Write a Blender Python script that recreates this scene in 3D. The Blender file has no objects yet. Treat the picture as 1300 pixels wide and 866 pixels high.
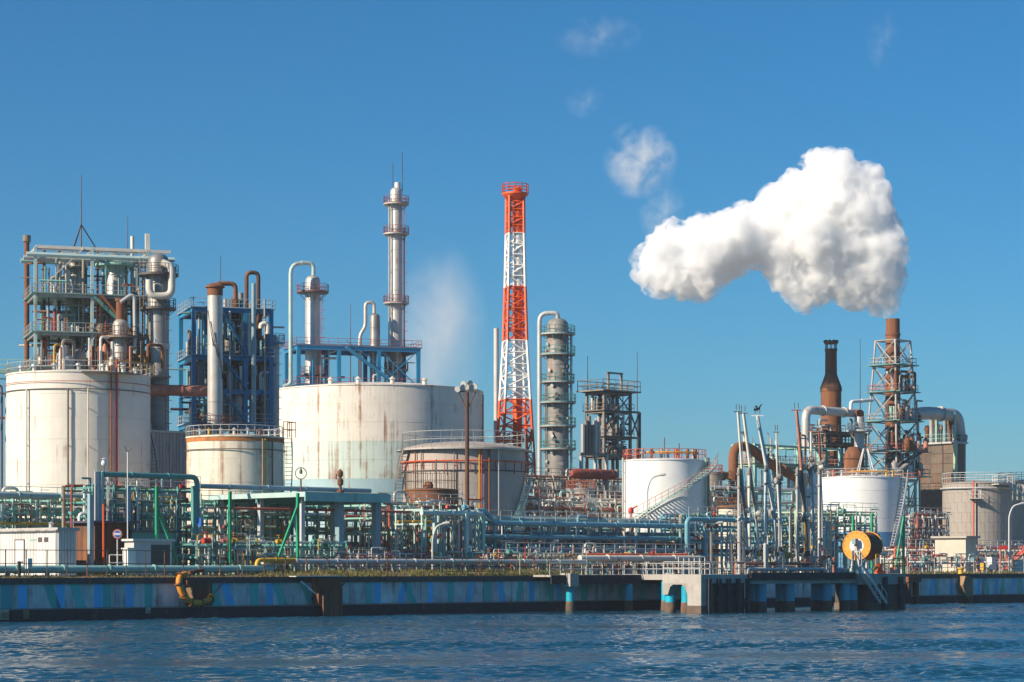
import bpy, math, random
import numpy as np
from mathutils import Vector as V

# ------------------------------------------------------------------ camera, sky, sun, exposure
SC = bpy.context.scene
F, CZ, HY = 2930.0, 4.65, 717.0          # focal length in photo pixels, eye height, horizon row
cam = bpy.data.cameras.new('camera'); camo = bpy.data.objects.new('camera', cam)
SC.collection.objects.link(camo); SC.camera = camo
cam.sensor_width = 36.0; cam.lens = F / 1300 * 36.0
cam.shift_y = (HY - 433) / 1300
cam.clip_start = 1.0; cam.clip_end = 30000.0
camo.location = (0, 0, CZ); camo.rotation_euler = (math.pi / 2, 0, 0)

SUN_EL = math.radians(29)
SUN_AZ_VEC = V((-0.85, -0.527, 0)).normalized()         # from the scene towards the sun
sun_dir = V((SUN_AZ_VEC.x * math.cos(SUN_EL), SUN_AZ_VEC.y * math.cos(SUN_EL), math.sin(SUN_EL)))
W = bpy.data.worlds.new('World'); SC.world = W; W.use_nodes = True
wn, wl = W.node_tree.nodes, W.node_tree.links
wn.clear()
sky = wn.new('ShaderNodeTexSky'); sky.sky_type = 'NISHITA'; sky.sun_disc = False
sky.sun_elevation = SUN_EL
sky.sun_rotation = math.atan2(SUN_AZ_VEC.x, SUN_AZ_VEC.y)
sky.altitude = 0; sky.air_density = 1.0; sky.dust_density = 0.6; sky.ozone_density = 4.0
hs = wn.new('ShaderNodeHueSaturation'); hs.inputs['Saturation'].default_value = 1.06
gm = wn.new('ShaderNodeMix'); gm.data_type = 'RGBA'; gm.blend_type = 'MULTIPLY'; gm.inputs[0].default_value = 1.0; gm.inputs[7].default_value = (.37, .805, 1.04, 1)   # cool white balance
bg = wn.new('ShaderNodeBackground'); bg.inputs['Strength'].default_value = 0.074
wo = wn.new('ShaderNodeOutputWorld')
wl.new(sky.outputs[0], gm.inputs[6]); wl.new(gm.outputs[2], hs.inputs['Color'])
wl.new(hs.outputs[0], bg.inputs['Color']); wl.new(bg.outputs[0], wo.inputs['Surface'])
sl = bpy.data.lights.new('sun', 'SUN'); sl.energy = 5.0; sl.angle = math.radians(0.53); sl.color = (1.0, 0.85, 0.66)
so = bpy.data.objects.new('sun', sl); SC.collection.objects.link(so)
so.rotation_euler = sun_dir.to_track_quat('Z', 'Y').to_euler(); so.location = (-200, -100, 200)
SC.view_settings.view_transform = 'Standard'; SC.view_settings.look = 'None'
SC.view_settings.exposure = 0.45; SC.view_settings.gamma = 1.0
SC.view_settings.use_curve_mapping = False
SC.cycles.use_denoising = True
try: SC.cycles.denoiser = 'OPENIMAGEDENOISE'
except Exception: pass
SC.cycles.max_bounces = 36; SC.cycles.diffuse_bounces = 3; SC.cycles.glossy_bounces = 3
SC.cycles.volume_bounces = 32; SC.cycles.transparent_max_bounces = 16
SC.cycles.sample_clamp_indirect = 10.0
SC.cycles.caustics_reflective = False; SC.cycles.caustics_refractive = False

# ------------------------------------------------------------------ coordinates: u runs along the quay, n points inland
U = V((0.7273, 0.6863, 0)); N = V((-0.6863, 0.7273, 0)); Q0 = V((-41.5, 187.0, 0)); GZ = 3.5
UP = V((0, 0, 1))
def S(px, d):                    # metres along the quay at which the sight line of column px is d metres inland
    k = (px - 650) / F
    return (k * (Q0.y + d * N.y) - Q0.x - d * N.x) / (U.x - k * U.y)
def D(px, s):                    # metres inland at which that sight line is s metres along the quay
    k = (px - 650) / F
    return (k * (Q0.y + s * U.y) - Q0.x - s * U.x) / (N.x - k * N.y)
def W3(s, d, z=GZ):
    p = Q0 + U * s + N * d; return V((p.x, p.y, z))
def ZA(py, Y): return CZ + (HY - py) / F * Y
def P(px, py, d):                # the point d metres inland seen at (px, py)
    p = W3(S(px, d), d); p.z = ZA(py, p.y); return p
def G(px, d, z=GZ): return W3(S(px, d), d, z)
def PX(p): return 650 + F * p.x / p.y
def MPP(px, d): return G(px, d).y / F      # metres per photo pixel there
R = random.Random(7)
_U0, _N0, _Q00 = U.copy(), N.copy(), Q0.copy()
def grid(px=None, d=0, deg=0):
    """turn the building grid about the spot (px, d), for plant that does not stand square to the quay; grid() turns it back"""
    global U, N, Q0
    U, N, Q0 = _U0.copy(), _N0.copy(), _Q00.copy()
    if px is None: return
    s = S(px, d); p0 = W3(s, d, 0); a = math.radians(deg)
    U = V((math.cos(a), math.sin(a), 0)); N = V((-math.sin(a), math.cos(a), 0)); Q0 = p0 - U * s - N * d

# ------------------------------------------------------------------ mesh building
COL = SC.collection
class MB:
    def __init__(s): s.v = []; s.f = []
    def hexa(s, c, ax, ay, az):
        b = len(s.v)
        for k in (-1, 1):
            for (i, j) in ((-1, -1), (1, -1), (1, 1), (-1, 1)):
                s.v.append(c + ax * i + ay * j + az * k)
        s.f += [(b+3, b+2, b+1, b), (b+4, b+5, b+6, b+7), (b, b+1, b+5, b+4), (b+1, b+2, b+6, b+5), (b+2, b+3, b+7, b+6), (b+3, b, b+4, b+7)]
        return s
    def gbox(s, s0, s1, d0, d1, z0, z1):
        c = W3((s0 + s1) / 2, (d0 + d1) / 2, (z0 + z1) / 2)
        return s.hexa(c, U * ((s1 - s0) / 2), N * ((d1 - d0) / 2), UP * ((z1 - z0) / 2))
    def bar(s, p, q, w, h=None):
        h = h or w; t = (q - p)
        L = t.length
        if L < 1e-6: return s
        t = t / L
        side = t.cross(UP)
        side = U.copy() if side.length < 0.05 else side.normalized()
        up = side.cross(t).normalized()
        return s.hexa((p + q) / 2, t * (L / 2), side * (w / 2), up * (h / 2))
    def tube(s, p, q, r, seg=6, r2=None, caps=True):
        return s.path([p, q], r, seg, r2=r2, caps=caps)
    def path(s, pts, r, seg=6, bend=0.0, r2=None, caps=True, closed=False):
        pts = [V(p) for p in pts]
        if bend > 0 and len(pts) > 2:
            out = [pts[0]]
            for i in range(1, len(pts) - 1):
                a, b, c = pts[i-1], pts[i], pts[i+1]
                u1 = (a - b); u2 = (c - b); m = min(bend, u1.length * .48, u2.length * .48)
                if u1.length < 1e-5 or u2.length < 1e-5: continue
                p1 = b + u1.normalized() * m; p2 = b + u2.normalized() * m
                for k in range(5):
                    t = k / 4
                    out.append(p1 * (1-t)**2 + b * 2*t*(1-t) + p2 * t*t)
            out.append(pts[-1]); pts = out
        n = len(pts); rings = []
        prev = None
        for i, p in enumerate(pts):
            if closed: t = pts[(i+1) % n] - pts[i-1]
            elif i == 0: t = pts[1] - p
            elif i == n-1: t = p - pts[i-1]
            else: t = pts[i+1] - pts[i-1]
            t = t.normalized() if t.length > 1e-9 else UP.copy()
            if prev is None:
                ref = UP if abs(t.z) < .9 else V((1, 0, 0))
                a = t.cross(ref).normalized()
            else:
                a = prev - t * prev.dot(t)
                a = a.normalized() if a.length > 1e-6 else t.cross(UP).normalized()
            prev = a; b2 = t.cross(a)
            rr = r if r2 is None else r + (r2 - r) * i / max(1, n-1)
            base = len(s.v)
            for k in range(seg):
                an = 2 * math.pi * k / seg
                s.v.append(p + a * (rr * math.cos(an)) + b2 * (rr * math.sin(an)))
            rings.append(base)
        pairs = list(zip(rings, rings[1:])) + ([(rings[-1], rings[0])] if closed else [])
        for a0, b0 in pairs:
            for k in range(seg):
                k2 = (k+1) % seg
                s.f.append((a0+k, b0+k, b0+k2, a0+k2))
        if caps and not closed:
            s.f.append(tuple(rings[0] + k for k in range(seg)))
            s.f.append(tuple(rings[-1] + seg-1-k for k in range(seg)))
        return s
    def ring(s, c, rad, r, seg=32, tseg=5, axis=None):
        if axis is None: a, b = V((1, 0, 0)), V((0, 1, 0))
        else:
            a = axis.cross(UP).normalized(); b = axis.cross(a).normalized()
        return s.path([c + a * (rad * math.cos(2*math.pi*i/seg)) + b * (rad * math.sin(2*math.pi*i/seg)) for i in range(seg)], r, tseg, closed=True)
    def lathe(s, c, prof, seg=32, axis=None, a0=0.0, a1=2*math.pi):
        """profile [(radius, height along the axis)] turned about the axis through c"""
        if axis is None: a, b, t = V((1, 0, 0)), V((0, 1, 0)), UP
        else:
            t = axis.normalized(); a = t.cross(UP).normalized(); b = t.cross(a).normalized()
            if a.cross(b).dot(t) < 0: b = -b
        full = abs(a1 - a0 - 2*math.pi) < 1e-6
        m = seg if full else seg + 1
        base = len(s.v)
        for (r, h) in prof:
            for k in range(m):
                an = a0 + (a1 - a0) * k / seg
                s.v.append(c + a * (r * math.cos(an)) + b * (r * math.sin(an)) + t * h)
        for i in range(len(prof) - 1):
            for k in range(seg):
                k2 = (k+1) % m
                s.f.append((base+i*m+k, base+i*m+k2, base+(i+1)*m+k2, base+(i+1)*m+k))
        return s
    def rail(s, pts, h=1.1, r=.035, step=1.6, mid=1, toe=0.0, closed=False):
        pts = list(pts) + ([pts[0]] if closed else [])
        for p, q in zip(pts, pts[1:]):
            L = (q - p).length; k = max(1, int(round(L / step)))
            for i in range(k + 1):
                a = p.lerp(q, i / k); s.tube(a, a + UP * h, r, 4, caps=False)
            for j in range(mid + 1):
                z = h * (1 - j / (mid + 1)); s.tube(p + UP * z, q + UP * z, r, 4, caps=False)
            if toe: s.bar(p + UP * toe / 2, q + UP * toe / 2, .02, toe)
        return s
    def ladder(s, p, q, side, w=.45, r=.03, step=.45):
        a = side.normalized() * (w / 2)
        s.tube(p - a, q - a, r, 4, caps=False); s.tube(p + a, q + a, r, 4, caps=False)
        k = int((q - p).length / step)
        for i in range(1, k):
            c = p.lerp(q, i / k); s.tube(c - a, c + a, r * .7, 3, caps=False)
        return s
    def build(s, name, mat, parent=None, root=None, smooth=True):
        me = bpy.data.meshes.new(name)
        if parent is not None:
            rt = parent
            while rt.parent is not None: rt = rt.parent
            o0 = V(rt.location)
        else:
            xs = [p.x for p in s.v]; ys = [p.y for p in s.v]; zs = [p.z for p in s.v]
            o0 = V(((min(xs)+max(xs))/2, (min(ys)+max(ys))/2, min(zs)))
        me.from_pydata([tuple(p - o0) for p in s.v], [], s.f)
        if smooth and len(s.f) > 6:
            me.polygons.foreach_set('use_smooth', [True] * len(me.polygons))
            me.set_sharp_from_angle(angle=math.radians(40))
        me.materials.append(MAT(mat))
        o = bpy.data.objects.new(name, me); COL.objects.link(o)
        if parent is None: o.location = o0
        else: o.parent = parent
        return o
def tag(o, label=None, cat=None, group=None, kind=None):
    if label: o['label'] = label
    if cat: o['category'] = cat
    if group: o['group'] = group
    if kind: o['kind'] = kind
    return o
def T(name, loc, label, cat, group=None):
    o = bpy.data.objects.new(name, None); o.empty_display_size = .3
    COL.objects.link(o); o.location = loc
    return tag(o, label, cat, group, 'thing')

# ------------------------------------------------------------------ materials
PAL = {  # base colour, roughness, metallic, rust amount (0..1), streaky rust, relief
 'white':   ((.74,.73,.70), .45, 0, .04, 1, 0), 'cream': ((.70,.66,.57), .55, 0, .10, 1, 0),
 'tank_white': ((.80,.80,.78), .40, 0, .02, 1, .1), 'tank_cream': ((.76,.70,.61), .5, 0, .24, 1, .12),
 'tank_old': ((.74,.66,.53), .55, 0, .46, 1, .15), 'tank_big': ((.77,.71,.62), .5, 0, .37, 1, .12),
 'tank_band': ((.56,.66,.60), .5, 0, .44, 1, .12), 'tank_band_low': ((.34,.50,.54), .5, 0, .18, 1, .12),
 'tank_tan': ((.43,.375,.33), .6, 0, .18, 1, .15), 'tank_grey': ((.36,.325,.285), .65, 0, .10, 1, .3),
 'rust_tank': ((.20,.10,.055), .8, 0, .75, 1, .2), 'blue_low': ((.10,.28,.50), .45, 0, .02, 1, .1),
 'steel': ((.42,.40,.37), .45, .2, .12, 1, .1), 'silver': ((.50,.48,.445), .42, .25, .12, 1, .1),
 'darksteel': ((.10,.095,.09), .6, .2, .30, 1, .1), 'galv': ((.54,.54,.52), .45, .1, .12, 1, 0),
 'grimy': ((.26,.235,.20), .7, .1, .35, 1, .15), 'vessel_dark': ((.27,.265,.255), .45, .35, .2, 1, .1),
 'rust': ((.215,.078,.038), .85, 0, .8, 1, .2), 'rustdark': ((.11,.055,.035), .85, 0, .6, 1, .2), 'redbrown': ((.30,.065,.04), .7, 0, .25, 1, .1),
 'blue': ((.012,.21,.41), .45, 0, .06, 1, 0), 'bluepipe': ((.15,.37,.45), .4, .0, .05, 1, 0), 'steelblue': ((.26,.39,.43), .45, 0, .06, 1, 0),
 'teal': ((.30,.55,.49), .45, 0, .10, 1, 0), 'paleteal': ((.44,.58,.55), .45, 0, .10, 1, 0), 'dkteal': ((.10,.31,.28), .5, 0, .10, 1, 0),
 'green': ((.015,.30,.13), .45, 0, .05, 1, 0), 'dkgreen': ((.03,.13,.08), .55, 0, .15, 1, 0), 'palegreen': ((.36,.52,.38), .5, 0, .1, 1, 0),
 'orange': ((.78,.10,.008), .45, 0, .03, 1, 0), 'red': ((.46,.035,.025), .5, 0, .08, 1, 0), 'salmon': ((.52,.20,.13), .6, 0, .2, 1, 0),
 'yellow': ((.62,.36,.03), .5, 0, .1, 1, 0), 'yelloworange': ((.80,.35,.03), .5, 0, .06, 0, .1), 'fender_orange': ((.74,.27,.02), .6, 0, .2, 0, .2),
 'towerwhite': ((.80,.79,.76), .45, 0, .03, 1, 0), 'black': ((.015,.015,.016), .6, 0, .05, 0, 0), 'rubber': ((.03,.03,.032), .7, 0, .1, 0, .2),
 'concrete': ((.40,.37,.33), .85, 0, .12, 1, .3), 'concrete_dark': ((.085,.08,.075), .9, 0, .2, 1, .4), 'wallpaint': ((.62,.62,.60), .7, 0, .36, 1, .2),
 'ledge': ((.030,.032,.034), .8, 0, .12, 0, .5), 'stripe_blue': ((.01,.50,.86), .6, 0, .12, 1, .1), 'stripe_green': ((.01,.52,.46), .6, 0, .12, 1, .1),
 'aqua': ((.012,.42,.44), .5, 0, .08, 1, .1), 'cyanpile': ((.0,.40,.55), .55, 0, .05, 1, .1), 'barnacle': ((.16,.12,.09), .95, 0, .5, 0, .8),
 'panel_grey': ((.42,.40,.38), .7, 0, .12, 1, .1), 'shed': ((.62,.61,.59), .6, 0, .06, 1, .05), 'beige': ((.60,.55,.46), .7, 0, .1, 1, .1),
 'refractory': ((.15,.118,.09), .85, 0, .28, 1, .4), 'glass': ((.02,.03,.04), .08, 0, 0, 0, 0), 'lampglass': ((.7,.7,.68), .2, .3, 0, 0, 0),
 'wood': ((.30,.19,.10), .85, 0, .3, 1, .3), 'signblue': ((.02,.13,.55), .5, 0, 0, 0, 0), 'signwhite': ((.8,.8,.8), .5, 0, 0, 0, 0),
 'ground': ((.34,.32,.28), .95, 0, .2, 0, .3), 'purple': ((.09,.07,.12), .6, 0, .1, 1, 0), 'person_blue': ((.06,.12,.25), .8, 0, 0, 0, 0), 'skin': ((.5,.3,.2), .6, 0, 0, 0, 0),
 'dullred': ((.38,.10,.075), .6, 0, .15, 1, 0), 'dullgrey': ((.42,.41,.39), .6, .1, .25, 1, 0), 'rimrust': ((.48,.17,.045), .8, 0, .5, 1, .1), 'soil': ((.14,.11,.06), .95, 0, .2, 0, .4), 'columngrey': ((.27,.265,.25), .6, .15, .3, 1, .2), 'coral': ((.62,.14,.09), .6, 0, .1, 1, 0),
}
_mats = {}
def nd(nt, t, **kw):
    x = nt.nodes.new(t)
    for k, v in kw.items():
        if k in x.inputs: x.inputs[k].default_value = v
        else: setattr(x, k, v)
    return x
def MAT(key):
    if key in _mats: return _mats[key]
    m = bpy.data.materials.new(key); m.use_nodes = True; _mats[key] = m
    nt = m.node_tree; L = nt.links.new; bs = nt.nodes['Principled BSDF']
    col, rough, metal, rust, streak, relief = PAL[key]
    if 0 < rust < .3 and not key.startswith(('tank', 'sign', 'tower', 'wall', 'stripe', 'shed', 'orange', 'blue_low')): rust += .11      # salt air: paint nowhere stays clean
    tc = nd(nt, 'ShaderNodeTexCoord'); oi = nd(nt, 'ShaderNodeObjectInfo')
    off = nd(nt, 'ShaderNodeVectorMath', operation='ADD')
    mul = nd(nt, 'ShaderNodeVectorMath', operation='SCALE'); mul.inputs['Scale'].default_value = 37.0
    cmb = nd(nt, 'ShaderNodeCombineXYZ')
    for i in range(3): L(oi.outputs['Random'], cmb.inputs[i])
    L(cmb.outputs[0], mul.inputs[0]); L(tc.outputs['Object'], off.inputs[0]); L(mul.outputs[0], off.inputs[1])
    if key.startswith('tank') or key == 'blue_low':
        src = tc.outputs['Object']       # the stains run on from course to course
    else: src = off.outputs[0]
    # broad tone variation
    n1 = nd(nt, 'ShaderNodeTexNoise', Scale=.55, Detail=4.0, Roughness=.6); L(src, n1.inputs['Vector'])
    mr = nd(nt, 'ShaderNodeMapRange'); L(n1.outputs['Fac'], mr.inputs['Value'])
    amp = .07 if key.startswith('tank') else (.12 if rust < .3 else .3)
    mr.inputs['From Min'].default_value = .3; mr.inputs['From Max'].default_value = .7
    mr.inputs['To Min'].default_value = 1 - amp; mr.inputs['To Max'].default_value = 1 + amp * .6
    rv = nd(nt, 'ShaderNodeMapRange'); L(oi.outputs['Random'], rv.inputs['Value'])
    pl = 0.0 if key.startswith('tank') or key.startswith('sign') else .12
    rv.inputs['To Min'].default_value = 1 - pl; rv.inputs['To Max'].default_value = 1 + pl
    mm = nd(nt, 'ShaderNodeMath', operation='MULTIPLY'); L(mr.outputs[0], mm.inputs[0]); L(rv.outputs[0], mm.inputs[1])
    sc = nd(nt, 'ShaderNodeVectorMath', operation='SCALE'); sc.inputs[0].default_value = col; L(mm.outputs[0], sc.inputs['Scale'])
    cout = sc.outputs[0]
    if rust > 0:
        mp = nd(nt, 'ShaderNodeMapping'); L(src, mp.inputs['Vector'])
        mp.inputs['Scale'].default_value = (1.7, 1.7, .055) if streak else (1.2, 1.2, 1.2)
        n2 = nd(nt, 'ShaderNodeTexNoise', Scale=1.0, Detail=5.0, Roughness=.62); L(mp.outputs[0], n2.inputs['Vector'])
        n3 = nd(nt, 'ShaderNodeTexNoise', Scale=.32, Detail=3.0, Roughness=.6); L(src, n3.inputs['Vector'])
        ad = nd(nt, 'ShaderNodeMath', operation='MULTIPLY_ADD'); L(n3.outputs['Fac'], ad.inputs[0]); ad.inputs[1].default_value = .55; L(n2.outputs['Fac'], ad.inputs[2])
        r2 = nd(nt, 'ShaderNodeMapRange'); L(ad.outputs[0], r2.inputs['Value'])
        lo = .98 - rust * .42
        r2.inputs['From Min'].default_value = lo; r2.inputs['From Max'].default_value = lo + .17
        r2.inputs['To Max'].default_value = .88
        rc = nd(nt, 'ShaderNodeValToRGB'); L(n2.outputs['Fac'], rc.inputs['Fac'])
        rc.color_ramp.elements[0].position = .3; rc.color_ramp.elements[0].color = (.075, .035, .02, 1)
        rc.color_ramp.elements[1].position = .7; rc.color_ramp.elements[1].color = (.31, .115, .04, 1)
        mx = nd(nt, 'ShaderNodeMix', data_type='RGBA'); L(r2.outputs[0], mx.inputs[0]); L(cout, mx.inputs[6]); L(rc.outputs[0], mx.inputs[7])
        # thin grey dirt runs
        mp2 = nd(nt, 'ShaderNodeMapping'); L(src, mp2.inputs['Vector']); mp2.inputs['Scale'].default_value = (3.1, 3.1, .12) if streak else (2.5, 2.5, 2.5)
        n4 = nd(nt, 'ShaderNodeTexNoise', Scale=1.0, Detail=4.0, Roughness=.7); L(mp2.outputs[0], n4.inputs['Vector'])
        r3 = nd(nt, 'ShaderNodeMapRange'); L(n4.outputs['Fac'], r3.inputs['Value'])
        r3.inputs['From Min'].default_value = .52; r3.inputs['From Max'].default_value = .78; r3.inputs['To Max'].default_value = min(.42, .06 + rust * .7)
        mx2 = nd(nt, 'ShaderNodeMix', data_type='RGBA'); L(r3.outputs[0], mx2.inputs[0]); L(mx.outputs[2], mx2.inputs[6]); mx2.inputs[7].default_value = (col[0]*.42+.02, col[1]*.38+.02, col[2]*.34+.02, 1)
        cout = mx2.outputs[2]
    L(cout, bs.inputs['Base Color'])
    bs.inputs['Roughness'].default_value = rough; bs.inputs['Metallic'].default_value = metal
    if relief:
        nb = nd(nt, 'ShaderNodeTexNoise', Scale=2.2, Detail=5.0, Roughness=.65); L(src, nb.inputs['Vector'])
        bp = nd(nt, 'ShaderNodeBump', Strength=min(1.0, relief * 1.6), Distance=.05 + .12 * relief); L(nb.outputs['Fac'], bp.inputs['Height'])
        L(bp.outputs[0], bs.inputs['Normal'])
    return m

# ------------------------------------------------------------------ the setting: ground, water
def sheet(name, pts, z, mat, kind='structure', label=None):
    me = bpy.data.meshes.new(name); me.from_pydata([(p.x, p.y, z) for p in pts], [], [tuple(range(len(pts)))])
    me.materials.append(MAT(mat) if isinstance(mat, str) else mat)
    o = bpy.data.objects.new(name, me); COL.objects.link(o); o['kind'] = kind
    return o
sheet('ground', [W3(-3000, .6), W3(9000, .6), W3(9000, 12000), W3(-3000, 12000)], GZ, 'ground')

def water_material():
    m = bpy.data.materials.new('sea_water'); m.use_nodes = True; nt = m.node_tree; L = nt.links.new
    bs = nt.nodes['Principled BSDF']
    bs.inputs['Base Color'].default_value = (.006, .060, .105, 1); bs.inputs['Roughness'].default_value = .05
    bs.inputs['IOR'].default_value = 1.333
    tc = nd(nt, 'ShaderNodeTexCoord')
    mp = nd(nt, 'ShaderNodeMapping'); L(tc.outputs['Object'], mp.inputs['Vector']); mp.inputs['Rotation'].default_value = (0, 0, .35); mp.inputs['Scale'].default_value = (.7, 1.6, 1)
    a = nd(nt, 'ShaderNodeTexNoise', Scale=3.0, Detail=4.0, Roughness=.65); L(mp.outputs[0], a.inputs['Vector'])
    bp = nd(nt, 'ShaderNodeBump', Strength=.8, Distance=.08); L(a.outputs['Fac'], bp.inputs['Height'])
    L(bp.outputs[0], bs.inputs['Normal'])
    return m
WATER = water_material()
def make_water():
    x0, x1, y0, y1, st = -46, 70, 80, 298, .20
    nx, ny = int((x1-x0)/st)+1, int((y1-y0)/st)+1
    xs = np.linspace(x0, x1, nx); ys = np.linspace(y0, y1, ny)
    X, Y = np.meshgrid(xs, ys); Zw = np.zeros_like(X)
    rng = np.random.RandomState(4)
    # gusts: patches where the chop is livelier or flatter
    g = np.zeros_like(X)
    for i in range(14):
        lx = rng.uniform(14, 60); an = rng.uniform(-.5, .5); ph = rng.uniform(0, 6.28)
        kx, ky = math.sin(an) / lx * 6.28 * .6, math.cos(an) / lx * 6.28 * .9
        g += np.sin(kx * X * .7 + ky * Y + ph + 1.3 * np.sin(X * rng.uniform(.02, .07) + ph))
    g = g / np.abs(g).max(); amp = np.clip(.52 + .95 * g, .05, 1.4)
    for i in range(60):
        lam = .48 * (2.6 / .48) ** (rng.rand() ** 1.2)
        an = -1.2 + rng.normal(0, .7)
        k = 2 * math.pi / lam; a = .0102 * lam ** .72
        ph = rng.uniform(0, 6.28)
        w = np.sin(k * (X * math.cos(an) + Y * math.sin(an)) + ph + .9 * np.sin(.11 * X + .07 * Y + i))
        Zw += a * (w - .22 * np.cos(2 * (k * (X * math.cos(an) + Y * math.sin(an)) + ph)))* (amp if lam < 5 else 1.0)
    co = np.stack([X.ravel(), Y.ravel(), Zw.ravel()], 1).astype(np.float32)
    idx = np.arange(nx * ny).reshape(ny, nx)
    q = np.stack([idx[:-1, :-1], idx[:-1, 1:], idx[1:, 1:], idx[1:, :-1]], -1).reshape(-1, 4).astype(np.int32)
    me = bpy.data.meshes.new('sea')
    me.vertices.add(len(co)); me.vertices.foreach_set('co', co.ravel())
    me.loops.add(q.size); me.loops.foreach_set('vertex_index', q.ravel())
    me.polygons.add(len(q)); me.polygons.foreach_set('loop_start', np.arange(0, q.size, 4, dtype=np.int32))
    me.polygons.foreach_set('use_smooth', np.ones(len(q), dtype=bool))
    me.update(calc_edges=True); me.materials.append(WATER)
    o = bpy.data.objects.new('sea', me); COL.objects.link(o); o['kind'] = 'structure'
    return o
make_water()
sheet('outer_sea', [V((-9000, -4000, 0)), V((9000, -4000, 0)), V((9000, 9000, 0)), V((-9000, 9000, 0))], -.75, WATER)

# ------------------------------------------------------------------ quay wall
s_a, s_b = S(-160, 0), S(1420, 0)
qw = T('quay_wall', W3(20, 0, 0), 'long concrete quay wall with blue and green painted stripes above dark wet footing', 'quay wall')
x = s_a
while x < s_b:
    MB().gbox(x, x + 5.96, 0.05, 1.2, 1.05, 3.05).build('wall_panel', 'wallpaint', qw)
    MB().gbox(x, x + 5.98, -.14, 1.25, 3.05, GZ + .06).build('cap_beam', 'concrete_dark', qw)
    MB().gbox(x, x + 5.97, -.55, 1.2, -1.5, 1.02).build('footing_block', 'ledge', qw)
    MB().gbox(x, x + 5.97, -.56, -.50, .98, 1.03).build('ledge_edge', 'concrete', qw)
    x += 6.0
def stripe(px, w, lean, col, top=3.04, bot=1.06):
    s0 = S(px, 0); c = W3(s0, .043, 0)
    mb = MB(); ln = lean
    a = [W3(s0 + ln, .042, top), W3(s0 + ln + w, .042, top), W3(s0 + w, .042, bot), W3(s0, .042, bot)]
    b = [p + N * .02 for p in a]
    mb.v = a + b; mb.f = [(3, 2, 1, 0), (4, 5, 6, 7), (0, 1, 5, 4), (1, 2, 6, 5), (2, 3, 7, 6), (3, 0, 4, 7)]
    mb.build('painted_stripe', col, qw)
for px, w, ln, c in ((1, 1.1, 0, 'aqua'), (-14, .9, 0, 'aqua'), (23, .9, 0, 'stripe_blue'), (66, .9, -.8, 'stripe_green'), (72, .8, 0, 'stripe_blue'), (99, .9, -.8, 'stripe_green'), (120, .8, 0, 'stripe_blue'),
        (131, .8, 0, 'stripe_green'), (160, .8, 0, 'stripe_blue'), (184, .8, 0, 'stripe_green'), (270, 1.0, -.7, 'stripe_green'), (288, .9, -.6, 'stripe_blue'), (318, .9, 0, 'stripe_green'), (338, .8, 0, 'stripe_blue'), (355, .9, -.8, 'stripe_green'),
        (391, .8, -.9, 'stripe_green'), (465, .8, 0, 'stripe_green'), (475, .8, 0, 'stripe_blue'), (505, .8, .5, 'stripe_blue'), (520, .9, -.8, 'stripe_green'), (544, .6, 0, 'stripe_blue'), (569, .8, 0, 'stripe_green'),
        (592, .7, .5, 'stripe_blue'), (615, .8, 0, 'stripe_green'), (634, .8, -.3, 'stripe_blue'), (655, .7, .4, 'stripe_green'), (672, .7, 0, 'stripe_blue'), (697, .8, -.3, 'stripe_green'), (708, .8, -.5, 'stripe_blue'), (738, .8, 0, 'stripe_green'),
        (785, .7, 0, 'stripe_green'), (815, .8, 0, 'stripe_green'), (836, .8, -.2, 'stripe_blue'), (1160, .7, 0, 'stripe_blue'), (1180, .6, .4, 'stripe_blue'), (1187, .6, -.3, 'stripe_green'), (1206, .6, 0, 'stripe_blue'), (1240, .7, .3, 'stripe_blue'),
        (1252, .7, -.3, 'stripe_green'), (1262, .6, .3, 'stripe_blue'), (1272, .6, 0, 'stripe_green'), (1284, .6, .2, 'stripe_blue'), (1294, .7, 0, 'stripe_green')):
    stripe(px, w, ln, c)

# earth verge on the quay edge
def verge_h(px, d):
    e = min(1, max(0, (px - 300) / 40)) * min(1, max(0, (735 - px) / 30)); lo = .22 if px < 735 else .16
    return max(0, min(1, (d - .5) / 2.4)) * (lo + .26 * e) * (1 if px < 745 or px > 1150 else 0)
vb = MB(); ns, nd_ = 260, 6
sa_, sb_ = S(-60, 0), S(1340, 0)
for i in range(ns + 1):
    s = sa_ + (sb_ - sa_) * i / ns
    for j in range(nd_ + 1):
        d = .5 + 3.6 * j / nd_; px = PX(W3(s, d)); h = verge_h(px, d) * (1 if j < nd_ else 0)
        vb.v.append(W3(s, d, GZ + .004 + h + (.05 * math.sin(s * 1.7 + j) if h > .1 else 0)))
for i in range(ns):
    for j in range(nd_): a = i * (nd_ + 1) + j; vb.f.append((a, a + nd_ + 1, a + nd_ + 2, a + 1))
vo = vb.build('verge', 'soil'); vo['kind'] = 'structure'
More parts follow.
